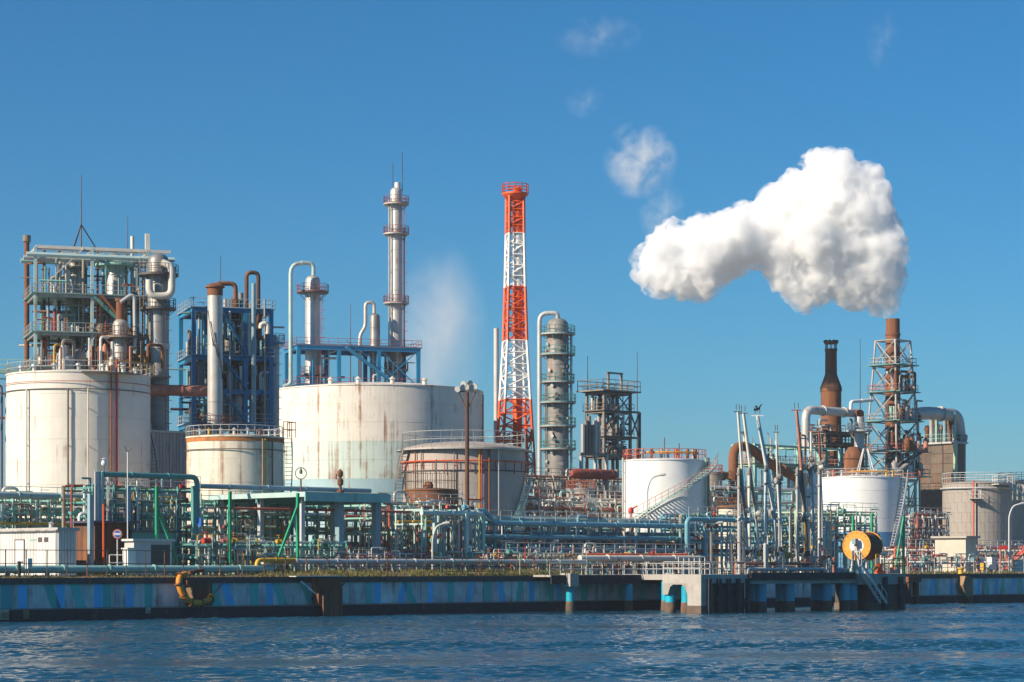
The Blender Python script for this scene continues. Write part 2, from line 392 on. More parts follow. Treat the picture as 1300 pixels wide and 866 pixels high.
# grass on the quay edge
def grass():
    rng = np.random.RandomState(9); v = []; f = []
    for i in range(60000):
        s = rng.uniform(S(-20, 0), S(1310, 0)); d = .5 + 3.2 * rng.rand()
        px = PX(W3(s, d))
        dens = .25 if px < 330 else (1.0 if px < 740 else (.25 if px > 1150 else 0))
        dens *= .55 + .45 * math.sin(s * .9) * math.sin(s * .37 + 1)
        if rng.rand() > dens: continue
        h = rng.uniform(.1, .42) * (1 if px > 330 else .6); a = rng.uniform(0, 3.14); w = .04
        p = W3(s, d, GZ + verge_h(px, d) - .01); t = V((math.cos(a), math.sin(a), 0)) * w; tip = p + UP * h + V((rng.normal(0, .07), rng.normal(0, .07), 0))
        b = len(v); v += [p - t, p + t, tip]; f.append((b, b+1, b+2))
    me = bpy.data.meshes.new('grass'); me.from_pydata([tuple(p) for p in v], [], f)
    m = bpy.data.materials.new('grass_blades'); m.use_nodes = True; nt = m.node_tree; bs = nt.nodes['Principled BSDF']
    tc = nd(nt, 'ShaderNodeTexCoord'); n1 = nd(nt, 'ShaderNodeTexNoise', Scale=.8, Detail=3.0); nt.links.new(tc.outputs['Object'], n1.inputs['Vector'])
    r = nd(nt, 'ShaderNodeValToRGB'); nt.links.new(n1.outputs['Fac'], r.inputs['Fac']); r.color_ramp.elements[0].position = .35; r.color_ramp.elements[1].position = .65
    r.color_ramp.elements[0].color = (.08, .10, .02, 1); r.color_ramp.elements[1].color = (.24, .19, .06, 1)
    nt.links.new(r.outputs[0], bs.inputs['Base Color']); bs.inputs['Roughness'].default_value = .7
    me.materials.append(m)
    o = bpy.data.objects.new('grass', me); COL.objects.link(o)
    tag(o, 'rough yellow green grass along the edge of the quay', 'grass', kind='stuff')
grass()

# ------------------------------------------------------------------ builders for the plant
def tank(name, label, pxl, pxr, pyt, d, mat, roof='cone', rail='galv', group=None, courses=7, bands=(), plates=0, railh=1.1, cat='tank'):
    c = G((pxl + pxr) / 2, d); m = c.y / F; r = (pxr - pxl) / 2 * m; zt = ZA(pyt, c.y)
    t = T(name, c, label, cat, group); t['r'] = r; t['zt'] = zt
    h = (zt - GZ) / courses
    seg = 64
    proto = None
    for i in range(courses):
        z0 = GZ + i * h; z1 = z0 + h
        mt = mat
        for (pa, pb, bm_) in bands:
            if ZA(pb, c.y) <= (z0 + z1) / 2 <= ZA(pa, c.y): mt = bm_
        if plates:
            if proto is None:
                g = .012 / r; da = 2 * math.pi / plates
                mb = MB().lathe(V((c.x, c.y, 0)), [(r - .05, z0 + .008), (r, z0 + .008), (r, z1 - .008), (r - .05, z1 - .008)], max(2, 48 // plates), a0=g, a1=da - g)
                proto = mb.build('shell_plate', mt, t)
                rr_ = R.random() * .5
            for k in range(plates):
                if i == 0 and k == 0: proto.rotation_euler.z = 0; continue
                o = proto.copy(); COL.objects.link(o); o.parent = t; o.location.z = i * h; o.rotation_euler.z = 2 * math.pi * (k + .5 * (i % 2)) / plates
        else:
            e = .012 * (i % 2)
            MB().lathe(V((c.x, c.y, 0)), [(r - .03 - e, z0), (r - e, z0 + .015), (r - e, z1 - .015), (r - .03 - e, z1)], seg).build('shell_course', mt, t)
    if plates:
        MB().lathe(V((c.x, c.y, 0)), [(r - .06, GZ), (r - .06, zt)], seg).build('inner_shell', 'concrete_dark', t)
    rm = mat
    if roof == 'cone': MB().lathe(V((c.x, c.y, zt)), [(r + .06, -.12), (r + .09, -.12), (r + .09, .03), (r * .6, r * .05), (.01, r * .09)], seg).build('roof', rm, t)
    elif roof == 'dome': MB().lathe(V((c.x, c.y, zt)), [(r + .04, -.1), (r + .04, .0), (r * .92, r * .04), (r * .7, r * .085), (r * .4, r * .115), (.01, r * .125)], seg).build('roof', rm, t)
    elif roof == 'flat': MB().lathe(V((c.x, c.y, zt)), [(r + .12, -.2), (r + .15, -.2), (r + .15, .02), (.01, .1)], seg).build('roof', rm, t)
    if rail:
        k = 36
        pts = [V((c.x + (r + .02) * math.cos(2*math.pi*i/k), c.y + (r + .02) * math.sin(2*math.pi*i/k), zt)) for i in range(k)]
        MB().rail(pts, railh, .035, 9, closed=True).build('railing', rail, t)
    return t, c, r, zt
def wallpt(c, r, ang, z, off=0.0):
    """a point on a tank wall; ang = 0 faces the camera, positive to its right"""
    v = V((-c.x, -c.y, 0)).normalized(); w = V((-v.y, v.x, 0))
    if w.x < 0: w = -w
    e = v * math.cos(ang) + w * math.sin(ang)
    return V((c.x, c.y, z)) + e * (r + off)
def wallpipe(t, c, r, ang, z0, z1, rad, mat, off=.25, name='riser_pipe'):
    mb = MB().tube(wallpt(c, r, ang, z0, off), wallpt(c, r, ang, z1, off), rad, 8)
    k = max(2, int((z1 - z0) / 3))
    for i in range(k):
        z = z0 + (z1 - z0) * (i + .5) / k
        mb.bar(wallpt(c, r, ang, z, 0), wallpt(c, r, ang, z, off + rad), .08)
    return mb.build(name, mat, t)
def spiral_stair(t, c, r, a0, a1, z0, z1, mat, railmat, w=.75, n=34, gap=.12):
    tp = None
    for i in range(n):
        a = a0 + (a1 - a0) * (i + .5) / n; z = z0 + (z1 - z0) * (i + 1) / n
        p = wallpt(c, r, a, z, gap); q = wallpt(c, r, a, z, gap + w)
        MB().bar(p, q, .27, .045).build('tread', mat, t)
    for off, nm in ((gap - .02, 'stringer'), (gap + .02 + w, 'stringer')):
        pts = [wallpt(c, r, a0 + (a1 - a0) * i / n, z0 + (z1 - z0) * i / n - .02, off) for i in range(n + 1)]
        mb = MB()
        for p, q in zip(pts, pts[1:]): mb.bar(p, q, .04, .24)
        mb.build(nm, mat, t)
    pts = [wallpt(c, r, a0 + (a1 - a0) * i / n, z0 + (z1 - z0) * i / n, gap + .04 + w) for i in range(0, n + 1, 2)]
    mb = MB()
    for p, q in zip(pts, pts[1:]):
        mb.tube(p, p + UP * 1.05, .03, 4); mb.tube(p + UP * 1.05, q + UP * 1.05, .032, 4); mb.tube(p + UP * .55, q + UP * .55, .025, 4)
    mb.build('stair_railing', railmat, t)
def ring_platform(t, c, r, z, w, mat, railmat, a0=0, a1=2*math.pi, railh=1.1, name='platform'):
    seg = 28
    mb = MB().lathe(V((c.x, c.y, z)), [(r * .98, -.16), (r + w, -.16), (r + w, .02), (r * .98, .02)], seg, a0=a0, a1=a1)
    for i in range(8):
        a = a0 + (a1 - a0) * (i + .5) / 8; e = V((math.cos(a), math.sin(a), 0))
        mb.bar(V((c.x, c.y, z - .1)) + e * (r + w * .9), V((c.x, c.y, z - .1 - w * .9)) + e * r, .07)
    pl = mb.build(name, mat, t)
    k = 18
    pts = [V((c.x + (r + w - .04) * math.cos(a0 + (a1-a0) * i / k), c.y + (r + w - .04) * math.sin(a0 + (a1-a0) * i / k), z)) for i in range(k + 1)]
    MB().rail(pts, railh, .035, 1.3, 1, .12).build('railing', railmat, pl)
    return pl
def vessel(name, label, px, wpx, pyt, d, mat, plats=(), platmat='dkteal', railmat='galv', top='dome', wpl=.9, bands=2.4, ladder=0.6, bot=None, group=None, cat='column', prof=None, bandmat=None):
    c = G(px, d); m = c.y / F; r = wpx / 2 * m; zt = ZA(pyt, c.y); z0 = GZ if bot is None else ZA(bot, c.y)
    t = T(name, V((c.x, c.y, z0)), label, cat, group)
    if prof: pr = [(w / 2 * m, ZA(py, c.y) - z0) for (w, py) in prof]
    elif top == 'dome': pr = [(r * 1.15, 0), (r * 1.15, .3), (r, .4), (r, zt - z0 - r * .75), (r * .9, zt - z0 - r * .38), (r * .62, zt - z0 - r * .12), (r * .3, zt - z0), (.01, zt - z0)]
    elif top == 'open': pr = [(r * 1.12, 0), (r * 1.12, .3), (r, .4), (r, zt - z0), (r * .8, zt - z0), (r * .8, zt - z0 - 2)]
    else: pr = [(r * 1.12, 0), (r * 1.12, .3), (r, .4), (r, zt - z0 - r * .5), (r * .45, zt - z0 - r * .1), (r * .4, zt - z0), (.01, zt - z0)]
    sh = MB().lathe(V((c.x, c.y, z0)), pr, 28).build('shell', mat, t)
    if bands:
        z = z0 + bands
        while z < zt - r - .2:
            rr_ = r
            MB().lathe(V((c.x, c.y, z)), [(rr_ * .99, -.05), (rr_ + .03, -.05), (rr_ + .03, .05), (rr_ * .99, .05)], 28).build('cladding_band', bandmat or mat, t)
            z += bands
    zs = []
    for p_ in plats:
        py, w = (p_ if isinstance(p_, tuple) else (p_, wpl))
        z = ZA(py, c.y); zs.append(z); ring_platform(t, c, r, z, w, platmat, railmat)
    if ladder is not None and zs:
        zs = [z0] + sorted(zs)
        for a, b in zip(zs, zs[1:]):
            p = wallpt(c, r, ladder, a, .55); q = wallpt(c, r, ladder, b + 1.0, .55)
            tg = (wallpt(c, r, ladder + .05, a) - wallpt(c, r, ladder - .05, a))
            mb = MB().ladder(p, q, tg)
            k = int((b - a) / 1.3)
            for i in range(2, k):
                z = a + (b - a) * i / k
                mb.ring(V((p.x, p.y, z)) + (wallpt(c, r, ladder, z, .95) - wallpt(c, r, ladder, z, .6)), .36, .02, 8, 3)
            mb.build('ladder', railmat, t)
    return t, c, r, zt
def frame(name, label, px0, px1, d0, depth, levels, ncol, nrow, mat, beam=None, deckmat='dkteal', railmat='galv', brace=(), decks=None, pw=.34, bw=.3, cat='pipe frame', group=None, zbase=GZ, railtop=True, ranges=None):
    """steel frame on the quay's grid. levels: photo rows of the floors at the near-left post, top first"""
    s0, s1 = S(px0, d0), S(px1, d0)
    Y0 = W3(s0, d0).y
    zs = [ZA(p, Y0) for p in levels]
    t = T(name, W3(s0, d0, zbase), label, cat, group); beam = beam or mat
    ss = [s0 + (s1 - s0) * i / (ncol - 1) for i in range(ncol)]; ds = [d0 + depth * j / (nrow - 1) for j in range(nrow)]
    for s in ss:
        for d in ds: MB().bar(W3(s, d, zbase), W3(s, d, zs[0] + .02), pw).build('post', mat, t)
    decks = decks if decks is not None else range(len(zs))
    for li, z in enumerate(zs):
        for d in ds:
            for a, b in zip(ss, ss[1:]): MB().bar(W3(a + pw/2, d, z - .2), W3(b - pw/2, d, z - .2), bw * .7, bw).build('beam', beam, t)
        for s in ss:
            for a, b in zip(ds, ds[1:]): MB().bar(W3(s, a + pw/2, z - .2), W3(s, b - pw/2, z - .2), bw * .7, bw).build('beam', beam, t)
        if li in decks:
            mb = MB().gbox(s0 - .45, s1 + .45, d0 - .45, d0 + depth + .45, z - .04, z + .03)
            dk = mb.build('deck', deckmat, t)
            pts = [W3(s0 - .4, d0 - .4, z), W3(s1 + .4, d0 - .4, z), W3(s1 + .4, d0 + depth + .4, z), W3(s0 - .4, d0 + depth + .4, z)]
            if li > 0 or railtop: MB().rail(pts, 1.1, .035, 1.5, 1, .12, closed=True).build('railing', railmat, dk)
    zz = [zbase] + sorted(zs)
    for (li, ci) in brace:
        if li + 1 >= len(zz): continue
        a, b = zz[li], zz[li + 1]
        MB().bar(W3(ss[ci], d0, a), W3(ss[ci + 1], d0, b - .3), .14).build('brace', mat, t)
        MB().bar(W3(ss[ci + 1], d0, a), W3(ss[ci], d0, b - .3), .14).build('brace', mat, t)
    return t, ss, ds, zs
RACKPAL = ['teal', 'paleteal', 'galv', 'galv', 'steel', 'grimy', 'cream', 'silver', 'salmon', 'dkteal', 'rust', 'bluepipe', 'white']
def valve(p, axis, r, mat, parent, rr=R):
    mb = MB().lathe(p, [(.01, -r*2.2), (r*1.9, -r*2.2), (r*1.9, -r*1.6), (r*1.2, -r*1.5), (r*1.6, 0), (r*1.2, r*1.5), (r*1.9, r*1.6), (r*1.9, r*2.2), (.01, r*2.2)], 8, axis=axis)
    st = UP if abs(axis.z) < .5 else -N
    mb.tube(p, p + st * r * 5, r * .35, 5); mb.ring(p + st * r * 5, r * 1.8, r * .22, 10, 4, axis=st if st is not UP else None)
    return mb.build('valve', mat, parent)
def rack(name, label, px0, px1, d, depth, levels, bays, mat, pal=None, per=6, rmax=.2, seed=0, drops=20, valves=6, zbase=GZ, rails=True, cat='pipe rack', posts=True, zig=0, beamw=.17, group=None, rmin=.05):
    """pipe rack along the quay: trestles, beams, pipes lying on each level, dropping pipes and valves"""
    rr = random.Random(seed); pal = pal or RACKPAL
    s0, s1 = S(px0, d), S(px1, d); Y0 = W3((s0 + s1) / 2, d).y
    zs = [ZA(p, Y0) for p in levels]
    t = T(name, W3(s0, d, zbase), label, cat, group)
    ss = [s0 + (s1 - s0) * i / bays for i in range(bays + 1)]
    for s in ss:
        if posts:
            for dd in (d, d + depth): MB().bar(W3(s, dd, zbase), W3(s, dd, max(zs) + .15), .19).build('post', mat, t)
        for z in zs: MB().bar(W3(s, d - .2, z - .14), W3(s, d + depth + .2, z - .14), beamw, beamw).build('cross_beam', mat, t)
    for z in zs:
        for dd in (d, d + depth): MB().bar(W3(s0, dd + .13, z - .32), W3(s1, dd + .13, z - .30), .1, .2).build('long_beam', mat, t)
        for k in range(per):
            r = rmin + (rmax - rmin) * rr.random() ** 2.2
            dd = d + .1 + (depth - .2) * (k + .5 + rr.uniform(-.3, .3)) / per
            a, b = s0 - rr.uniform(0, .8), s1 + rr.uniform(0, .8)
            if rr.random() < .35: a = s0 + (s1 - s0) * rr.uniform(0, .5)
            if rr.random() < .35: b = s0 + (s1 - s0) * rr.uniform(.5, 1)
            if b - a < 1: continue
            pts = [W3(a, dd, z + r), W3(b, dd, z + r)]
            e = rr.random()
            if e < .3: pts.insert(0, W3(a, dd, zbase + rr.uniform(.2, 1.2)))
            if .2 < e < .5: pts.append(W3(b, dd, zbase + rr.uniform(.2, 1.2)))
            if e > .8: pts.append(W3(b, dd + rr.uniform(.5, 2.5), z + r))
            if .55 < e < .75:
                mid = (a + b) / 2; hh = rr.uniform(.5, 1.4)
                pts[-1:-1] = [W3(mid - .8, dd, z + r), W3(mid - .8, dd, z + r + hh), W3(mid + .8, dd, z + r + hh), W3(mid + .8, dd, z + r)]
            MB().path(pts, r, 7, bend=r * 2.2 + .08).build('pipe', rr.choice(pal), t)
    ztop = max(zs)
    for k in range(int(drops * 1.8)):
        r = .03 + rmax * .45 * rr.random() ** 2; s = rr.uniform(s0, s1); dd = d - .7 + rr.random() ** 2 * (depth + .5)
        za = rr.choice(zs) + rr.uniform(-.2, .9); zb = zbase + rr.uniform(0, 1.4)
        if za - zb < .6: continue
        pts = [W3(s, dd, zb), W3(s, dd, za)]
        if rr.random() < .7: pts.append(W3(s + rr.uniform(-2.5, 2.5), dd, za))
        if rr.random() < .4: pts.insert(0, W3(s + rr.uniform(-1.5, 1.5), dd, zb))
        MB().path(pts, r, 6, bend=.2).build('drop_pipe', rr.choice(pal), t)
        if rr.random() < .35: MB().lathe(W3(s, dd, (za + zb) / 2), [(.01, -.18), (r * 2.2, -.18), (r * 2.2, .18), (.01, .18)], 7).build('flange', rr.choice(pal), t)
    for k in range(valves):
        s = rr.uniform(s0, s1); dd = d - .25 + rr.random() * .6
        valve(W3(s, dd, rr.choice(zs + [zbase + 1.0]) + .2), U if rr.random() < .6 else UP, rr.uniform(.09, .16), rr.choice(['red', 'dkteal', 'grimy', 'yellow', 'steel', 'coral', 'bluepipe']), t)
    for k in range(zig):
        i = rr.randrange(bays); a, b = ss[i], ss[i + 1]
        MB().bar(W3(a, d - .1, zbase), W3(b, d - .1, min(zs) - .2), .11).build('brace', mat, t)
    if rails:
        for z_ in sorted(zs)[1:-1:2]: MB().rail([W3(s0 + (s1 - s0) * rr.uniform(0, .3), d - .3, z_ + .1), W3(s1 - (s1 - s0) * rr.uniform(0, .3), d - .3, z_ + .1)], 1.0, .03, 1.6).build('railing', rr.choice(['galv', 'cream', 'teal']), t)
        MB().rail([W3(s0, d - .3, ztop + .1), W3(s1, d - .3, ztop + .1)], 1.05, .03, 1.6).build('railing', rr.choice(['galv', mat, 'galv']), t)
    return t, zs
def pipe_thing(name, label, pts, r, mat, bend=None, seg=14, flanges=3, cat='pipe', supports=()):
    """one large pipe with flange rings"""
    o = MB().path(pts, r, seg, bend=bend if bend is not None else r * 2.4)
    base = min(pts, key=lambda p: p.z)
    t = T(name, base, label, cat)
    o.build('pipe_run', mat, t)
    for p, q in zip(pts, pts[1:]):
        L_ = (q - p).length
        if L_ < r * 8: continue
        k = min(flanges, max(1, int(L_ / 5)))
        for i in range(k):
            c = p.lerp(q, (i + .8) / (k + .6)); MB().lathe(c, [(r * .9, -.09), (r * 1.22, -.09), (r * 1.22, .09), (r * .9, .09)], seg, axis=(q - p)).build('flange', mat, t)
    for (sp, zb) in supports:
        MB().bar(V((sp.x, sp.y, zb)), V((sp.x, sp.y, sp.z - r * .9)), .3).build('support', 'concrete', t)
    return t
def flange_bands(t, c, r, zs, mat):
    for z in zs: MB().lathe(V((c.x, c.y, z)), [(r * .99, -.1), (r + .1, -.1), (r + .1, .1), (r * .99, .1)], 28).build('flange_ring', mat, t)
def corner_box(pxl, pxc, pxr, d0):
    """a block whose near corner stands at column pxc: its sunlit side runs inland to pxl, its shaded side along the quay to pxr"""
    s0 = S(pxc, d0); return s0, S(pxr, d0), d0, D(pxl, s0)
PLUME_D = 60.0

# ------------------------------------------------------------------ storage tanks
t, c, r, zt = tank('storage_tank', 'tall cream storage tank with faint rust streaks beside the white shed', 10, 190, 478, 50, 'tank_cream', courses=9)
for ang, r_, mt, a, b in ((-.75, .10, 'cream', 640, 500), (-.14, .09, 'darksteel', 640, 500), (.12, .07, 'cream', 640, 500), (.52, .12, 'red', 640, 462), (.44, .1, 'rust', 640, 470)):
    wallpipe(t, c, r, ang, ZA(a, c.y) if a < 700 else GZ, ZA(b, c.y), r_, mt)
MB().ring(V((c.x, c.y, zt - 1.1)), r + .22, .04, 64).build('sprinkler_ring', 'dullred', t)
MB().ring(V((c.x, c.y, zt - 1.9)), r + .12, .05, 64).build('stiffener_ring', 'darksteel', t)
pl = MB().lathe(V((c.x, c.y, zt)), [(r, -.2), (r + 1.2, -.2), (r + 1.2, -.1), (r, -.1)], 12, a0=-1.35, a1=-.55).build('roof_platform', 'grimy', t)
MB().rail([wallpt(c, r, a, zt - .1, 1.15) for a in (.35, .5, .65, .8, .95, 1.1)], 1.2, .035, 1).build('railing', 'yellow', pl)
spiral_stair(t, c, r, 1.0, 2.4, GZ + 1, zt, 'grimy', 'galv', n=50)
for k in range(7):
    a = -1.2 + k * .4; MB().lathe(wallpt(c, r, a, zt + .1, -1.2), [(.01, 0), (.2, 0), (.2, .5), (.34, .5), (.3, .75), (.01, .85)], 10).build('roof_vent', 'galv', t)

t, c, r, zt = tank('storage_tank', 'short cream tank with orange rust along its rim beside the canopy', 237, 360, 556, 31, 'tank_old', courses=6)
MB().lathe(V((c.x, c.y, zt - .55)), [(r, 0), (r + .03, 0), (r + .03, .5), (r, .5)], 64).build('rusty_rim', 'rimrust', t)
MB().ring(V((c.x, c.y, zt - 1.4)), r + .16, .05, 56).build('sprinkler_ring', 'darksteel', t)
for ang, mt in ((.62, 'yellow'), (.56, 'grimy'), (.8, 'rust')): wallpipe(t, c, r, ang, GZ, zt - .3, .09, mt)
spiral_stair(t, c, r, .95, 1.75, GZ + 3, zt, 'grimy', 'grimy', n=26)
cg = MB()
p0 = wallpt(c, r, 1.15, zt, .4)
cg.rail([p0, p0 + U * 1.6, p0 + U * 1.6 + N * 1.4], 1.6, .04, .8); cg.build('stair_landing_rail', 'rust', t)
for k in range(9):
    a = -1.3 + k * .32; MB().lathe(wallpt(c, r, a, zt + .05, -.7), [(.01, 0), (.14, 0), (.14, .6), (.26, .6), (.01, .8)], 9).build('roof_nozzle', R.choice(['galv', 'cream', 'rust', 'yellow']), t)

t, c, r, zt = tank('storage_tank', 'very large cream tank with pale green lower band behind the canopy', 346, 613, 498, 82, 'tank_big', courses=10, rail=None,
    bands=((573, 614, 'tank_band'), (614, 740, 'tank_band_low')))
for a in (-.5, -.2, .15, .5): MB().lathe(wallpt(c, r, a, zt + .2, -1.5), [(.01, 0), (.3, 0), (.3, .6), (.5, .6), (.01, 1.0)], 12).build('roof_vent', 'cream', t)
wallpipe(t, c, r, 1.35, GZ, zt - .5, .1, 'darksteel')

t, c, r, zt = tank('storage_tank', 'tan domed tank with orange pipe ring beneath the striped chimney', 511, 667, 571, 38, 'tank_tan', courses=7, roof='dome', rail='galv', railh=1.9)
MB().ring(V((c.x, c.y, zt - 1.6)), r + .25, .08, 64).build('sprinkler_ring', 'orange', t)
MB().ring(V((c.x, c.y, zt - 2.7)), r + .1, .07, 64).build('stiffener_ring', 'darksteel', t)
MB().lathe(V((c.x, c.y, zt - .25)), [(r, 0), (r + .75, 0), (r + .75, .1), (r, .1)], 64).build('walkway', 'galv', t)
for ang, mt, w in ((.24, 'yellow', .1), (.275, 'red', .1), (.40, 'rust', .12), (.56, 'cream', .09), (-.15, 'grimy', .06), (-.72, 'grimy', .07), (-.85, 'rust', .08)): wallpipe(t, c, r, ang, GZ, zt - .3, w, mt)
spiral_stair(t, c, r, .72, 1.7, GZ + 5, zt, 'teal', 'teal', n=30)
spiral_stair(t, c, r, -1.75, -1.05, GZ + 5, zt - .2, 'grimy', 'grimy', n=24)
for k in range(14):
    a = -1.3 + k * .2; MB().tube(wallpt(c, r, a, zt - 1.6, .25), wallpt(c, r, a, zt - 2.5 - .3 * (k % 3), .25), .05, 5).build('sprinkler_drop', 'red', t)

t, c, r, zt = tank('small_tank', 'small brown rusty tank with side manhole in front of the tan tank', 514, 581, 622, 22, 'rust_tank', courses=5, rail='grimy', railh=1.9)
for a in (-.4, .1): MB().lathe(wallpt(c, r, a - .05, zt - 1.7, -.1), [(.4, 0), (.4, .35), (.52, .35), (.52, .5), (.01, .5)], 14, axis=(wallpt(c, r, a, 0, 1) - wallpt(c, r, a, 0, 0))).build('manhole', 'cream' if a < 0 else 'grimy', t)
MB().lathe(wallpt(c, r, -.2, zt + .2, -1.3), [(.01, 0), (.5, 0), (.55, .25), (.35, .6), (.01, .7)], 14).build('roof_hatch', 'rust', t)
MB().tube(wallpt(c, r, .3, zt, -1), wallpt(c, r, .3, zt + 3.2, -1), .07, 6).build('vent_pipe', 'darksteel', t)
MB().ladder(wallpt(c, r, 1.3, GZ, .4), wallpt(c, r, 1.3, zt + 1, .4), V((1, 0, 0))).build('ladder', 'grimy', t)

t, c, r, zt = tank('storage_tank', 'clean white tank with diagonal stair across its front', 791, 896, 585, 34, 'tank_white', courses=6, rail='coral', railh=1.3)
spiral_stair(t, c, r, -.62, 1.45, ZA(659, c.y), zt, 'paleteal', 'salmon', w=1.25, n=36, gap=.3)
for ang, mt in ((1.18, 'teal'), (1.3, 'grimy'), (1.42, 'redbrown'), (-1.2, 'galv'), (1.5, 'grimy')): wallpipe(t, c, r, ang, GZ, zt + .3, .13, mt, .35)
for k in range(12):
    a = -1.4 + k * .26; q = wallpt(c, r, a, zt + .02, -R.uniform(.4, 2.6))
    MB().lathe(q, [(.01, 0), (.17, 0), (.17, .7), (.34, .72), (.34, .95), (.2, 1.0), (.2, 1.3), (.01, 1.35)], 10).build('roof_nozzle', R.choice(['coral', 'rust', 'galv', 'salmon', 'steel']), t)
for a in (-.9, .0, .45): MB().tube(wallpt(c, r, a, zt, -1), wallpt(c, r, a, zt + R.uniform(1.8, 2.9), -1), .07, 6).build('vent_pipe', 'darksteel', t)
MB().path([wallpt(c, r, -.6 + .1 * i, zt + .9, -.9) for i in range(18)], .12, 6).build('roof_pipe', 'yelloworange', t)

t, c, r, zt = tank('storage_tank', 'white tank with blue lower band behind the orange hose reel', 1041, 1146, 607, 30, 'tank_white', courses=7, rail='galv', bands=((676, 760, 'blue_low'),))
spiral_stair(t, c, r, .55, 1.25, GZ, zt, 'galv', 'galv', n=34)
wallpipe(t, c, r, -1.25, GZ, zt, .12, 'galv'); wallpipe(t, c, r, 1.4, GZ, zt, .1, 'galv')
for k in range(8):
    a = -1.3 + k * .35; MB().lathe(wallpt(c, r, a, zt + .02, -1.0), [(.01, 0), (.16, 0), (.16, .7), (.3, .75), (.01, 1.0)], 9).build('roof_nozzle', R.choice(['galv', 'white', 'coral', 'yellow']), t)
ap = wallpt(c, r, .15, zt + .2, -2)
for dx in (-1, 1):
    for dy in (-1, 1): MB().tube(ap + V((dx * 1.1, dy * 1.1, 0)), ap + V((dx * .25, dy * .25, 3.6)), .07, 5).build('tripod_leg', 'white', t)
MB().path([wallpt(c, r, -.3 + .08 * i, zt + .7, -.6) for i in range(14)], .14, 6).build('roof_pipe', 'yelloworange', t)

t, c, r, zt = tank('storage_tank', 'grey panelled tank with red riser near the small beige building', 1197, 1284, 614, 40, 'tank_grey', courses=9, plates=24, rail='white', railh=1.5)
MB().ring(V((c.x, c.y, zt - .8)), r + .3, .12, 56).build('sprinkler_ring', 'galv', t)
wallpipe(t, c, r, -.1, GZ, zt + .3, .13, 'coral'); wallpipe(t, c, r, -.05, GZ, zt, .08, 'cream')
for (a, z, w_) in ((-.05, zt - 2.4, .14), (.75, zt - .3, .3)):
    pf = MB().bar(wallpt(c, r, a - w_, z, .9), wallpt(c, r, a + w_, z, .9), 1.6, .12).build('wall_platform', 'galv', t)
    MB().rail([wallpt(c, r, a - w_, z, 0), wallpt(c, r, a - w_, z, 1.7), wallpt(c, r, a + w_, z, 1.7), wallpt(c, r, a + w_, z, 0)], 1.2, .04, .9).build('railing', 'white', pf)
a_ = wallpt(c, r, 1.0, zt - .4, .9); b_ = a_ + U * 6 + UP * -4.2
mb = MB()
for i in range(14):
    q = a_.lerp(b_, i / 14); mb.bar(q - N * .5, q + N * .5, .28, .05)
mb.bar(a_ - N * .5, b_ - N * .5, .05, .26); mb.bar(a_ + N * .5, b_ + N * .5, .05, .26); mb.build('stair_flight', 'teal', t)
mb = MB(); mb.bar(a_ - N * .5 + UP, b_ - N * .5 + UP, .06)
for i in range(6): q = a_.lerp(b_, i / 5) - N * .5; mb.tube(q, q + UP, .03, 4)
mb.build('stair_railing', 'galv', t)
t, c, r, zt = tank('storage_tank', 'grey tank half hidden behind the stair at the picture edge', 1268, 1352, 612, 62, 'tank_grey', courses=8, rail='darksteel', railh=1.5)
t, c, r, zt = tank('small_tank', 'small white tank between the loading arms and the larger white tank', 1004, 1040, 602, 48, 'tank_white', courses=5, rail='galv')
t, c, r, zt = tank('small_tank', 'squat beige tank under the red horizontal drum', 719, 755, 621, 50, 'tank_tan', courses=5, rail='salmon')
t, c, r, zt = tank('small_tank', 'small beige tank tucked beside the left edge of the white tank', 771, 803, 627, 52, 'tank_tan', courses=4, rail='galv')
t, c, r, zt = tank('small_tank', 'low white tank with rusty roof behind the loading arms', 912, 947, 643, 38, 'tank_old', courses=4, rail='rust')
MB().ring(V((c.x, c.y, zt - .1)), r + .1, .2, 40).build('rusty_rim', 'rust', t)
t, c, r, zt = tank('small_tank', 'dark weathered tank just right of the white stair tank', 893, 917, 601, 44, 'grimy', courses=5, rail='coral')

grid(45, 62, 18)
# ------------------------------------------------------------------ tall steel structure at the left
t, ss, ds, zs = frame('process_structure', 'pale green steel process structure rising above the tall cream tank', 45, 188, 62, 9, (313, 372, 421, 466), 3, 2, 'paleteal', beam='dullgrey', deckmat='dkteal', railmat='dullgrey', decks=(1, 2, 3), brace=((4, 0),) if False else (), railtop=False, pw=.34, bw=.32, cat='process frame')
zt0 = zs[0]
for dd in (61.9, 65, 68): MB().path([W3(ss[0] - 1, dd, zt0 - .9), W3(ss[-1] + 3, dd, zt0 - .9)], .28, 8).build('header_pipe', R.choice(['cream', 'paleteal', 'galv']), t)
MB().bar(W3(ss[0], 62, zs[0]), W3(ss[-1] + 2.6, 62, zs[0]), .3, .35).build('top_beam', 'cream', t)
MB().bar(W3(ss[-1], 62.5, zs[0]), W3(ss[-1], 62.5, ZA(296, W3(ss[-1], 62).y)), .5).build('post_extension', 'cream', t)
MB().bar(W3(ss[0], 61.8, zs[1]), W3(ss[0] + 5.4, 61.8, zs[0]), .12).build('brace', 'cream', t)
MB().bar(W3(ss[1], 61.8, zs[1]), W3(ss[1] + 4.6, 61.8, zs[2]), .34).build('brace', 'dkteal', t)
MB().bar(W3(ss[1], 66, zs[2]), W3(ss[2], 66, zs[1]), .12).build('brace', 'darksteel', t)
rr = random.Random(11)
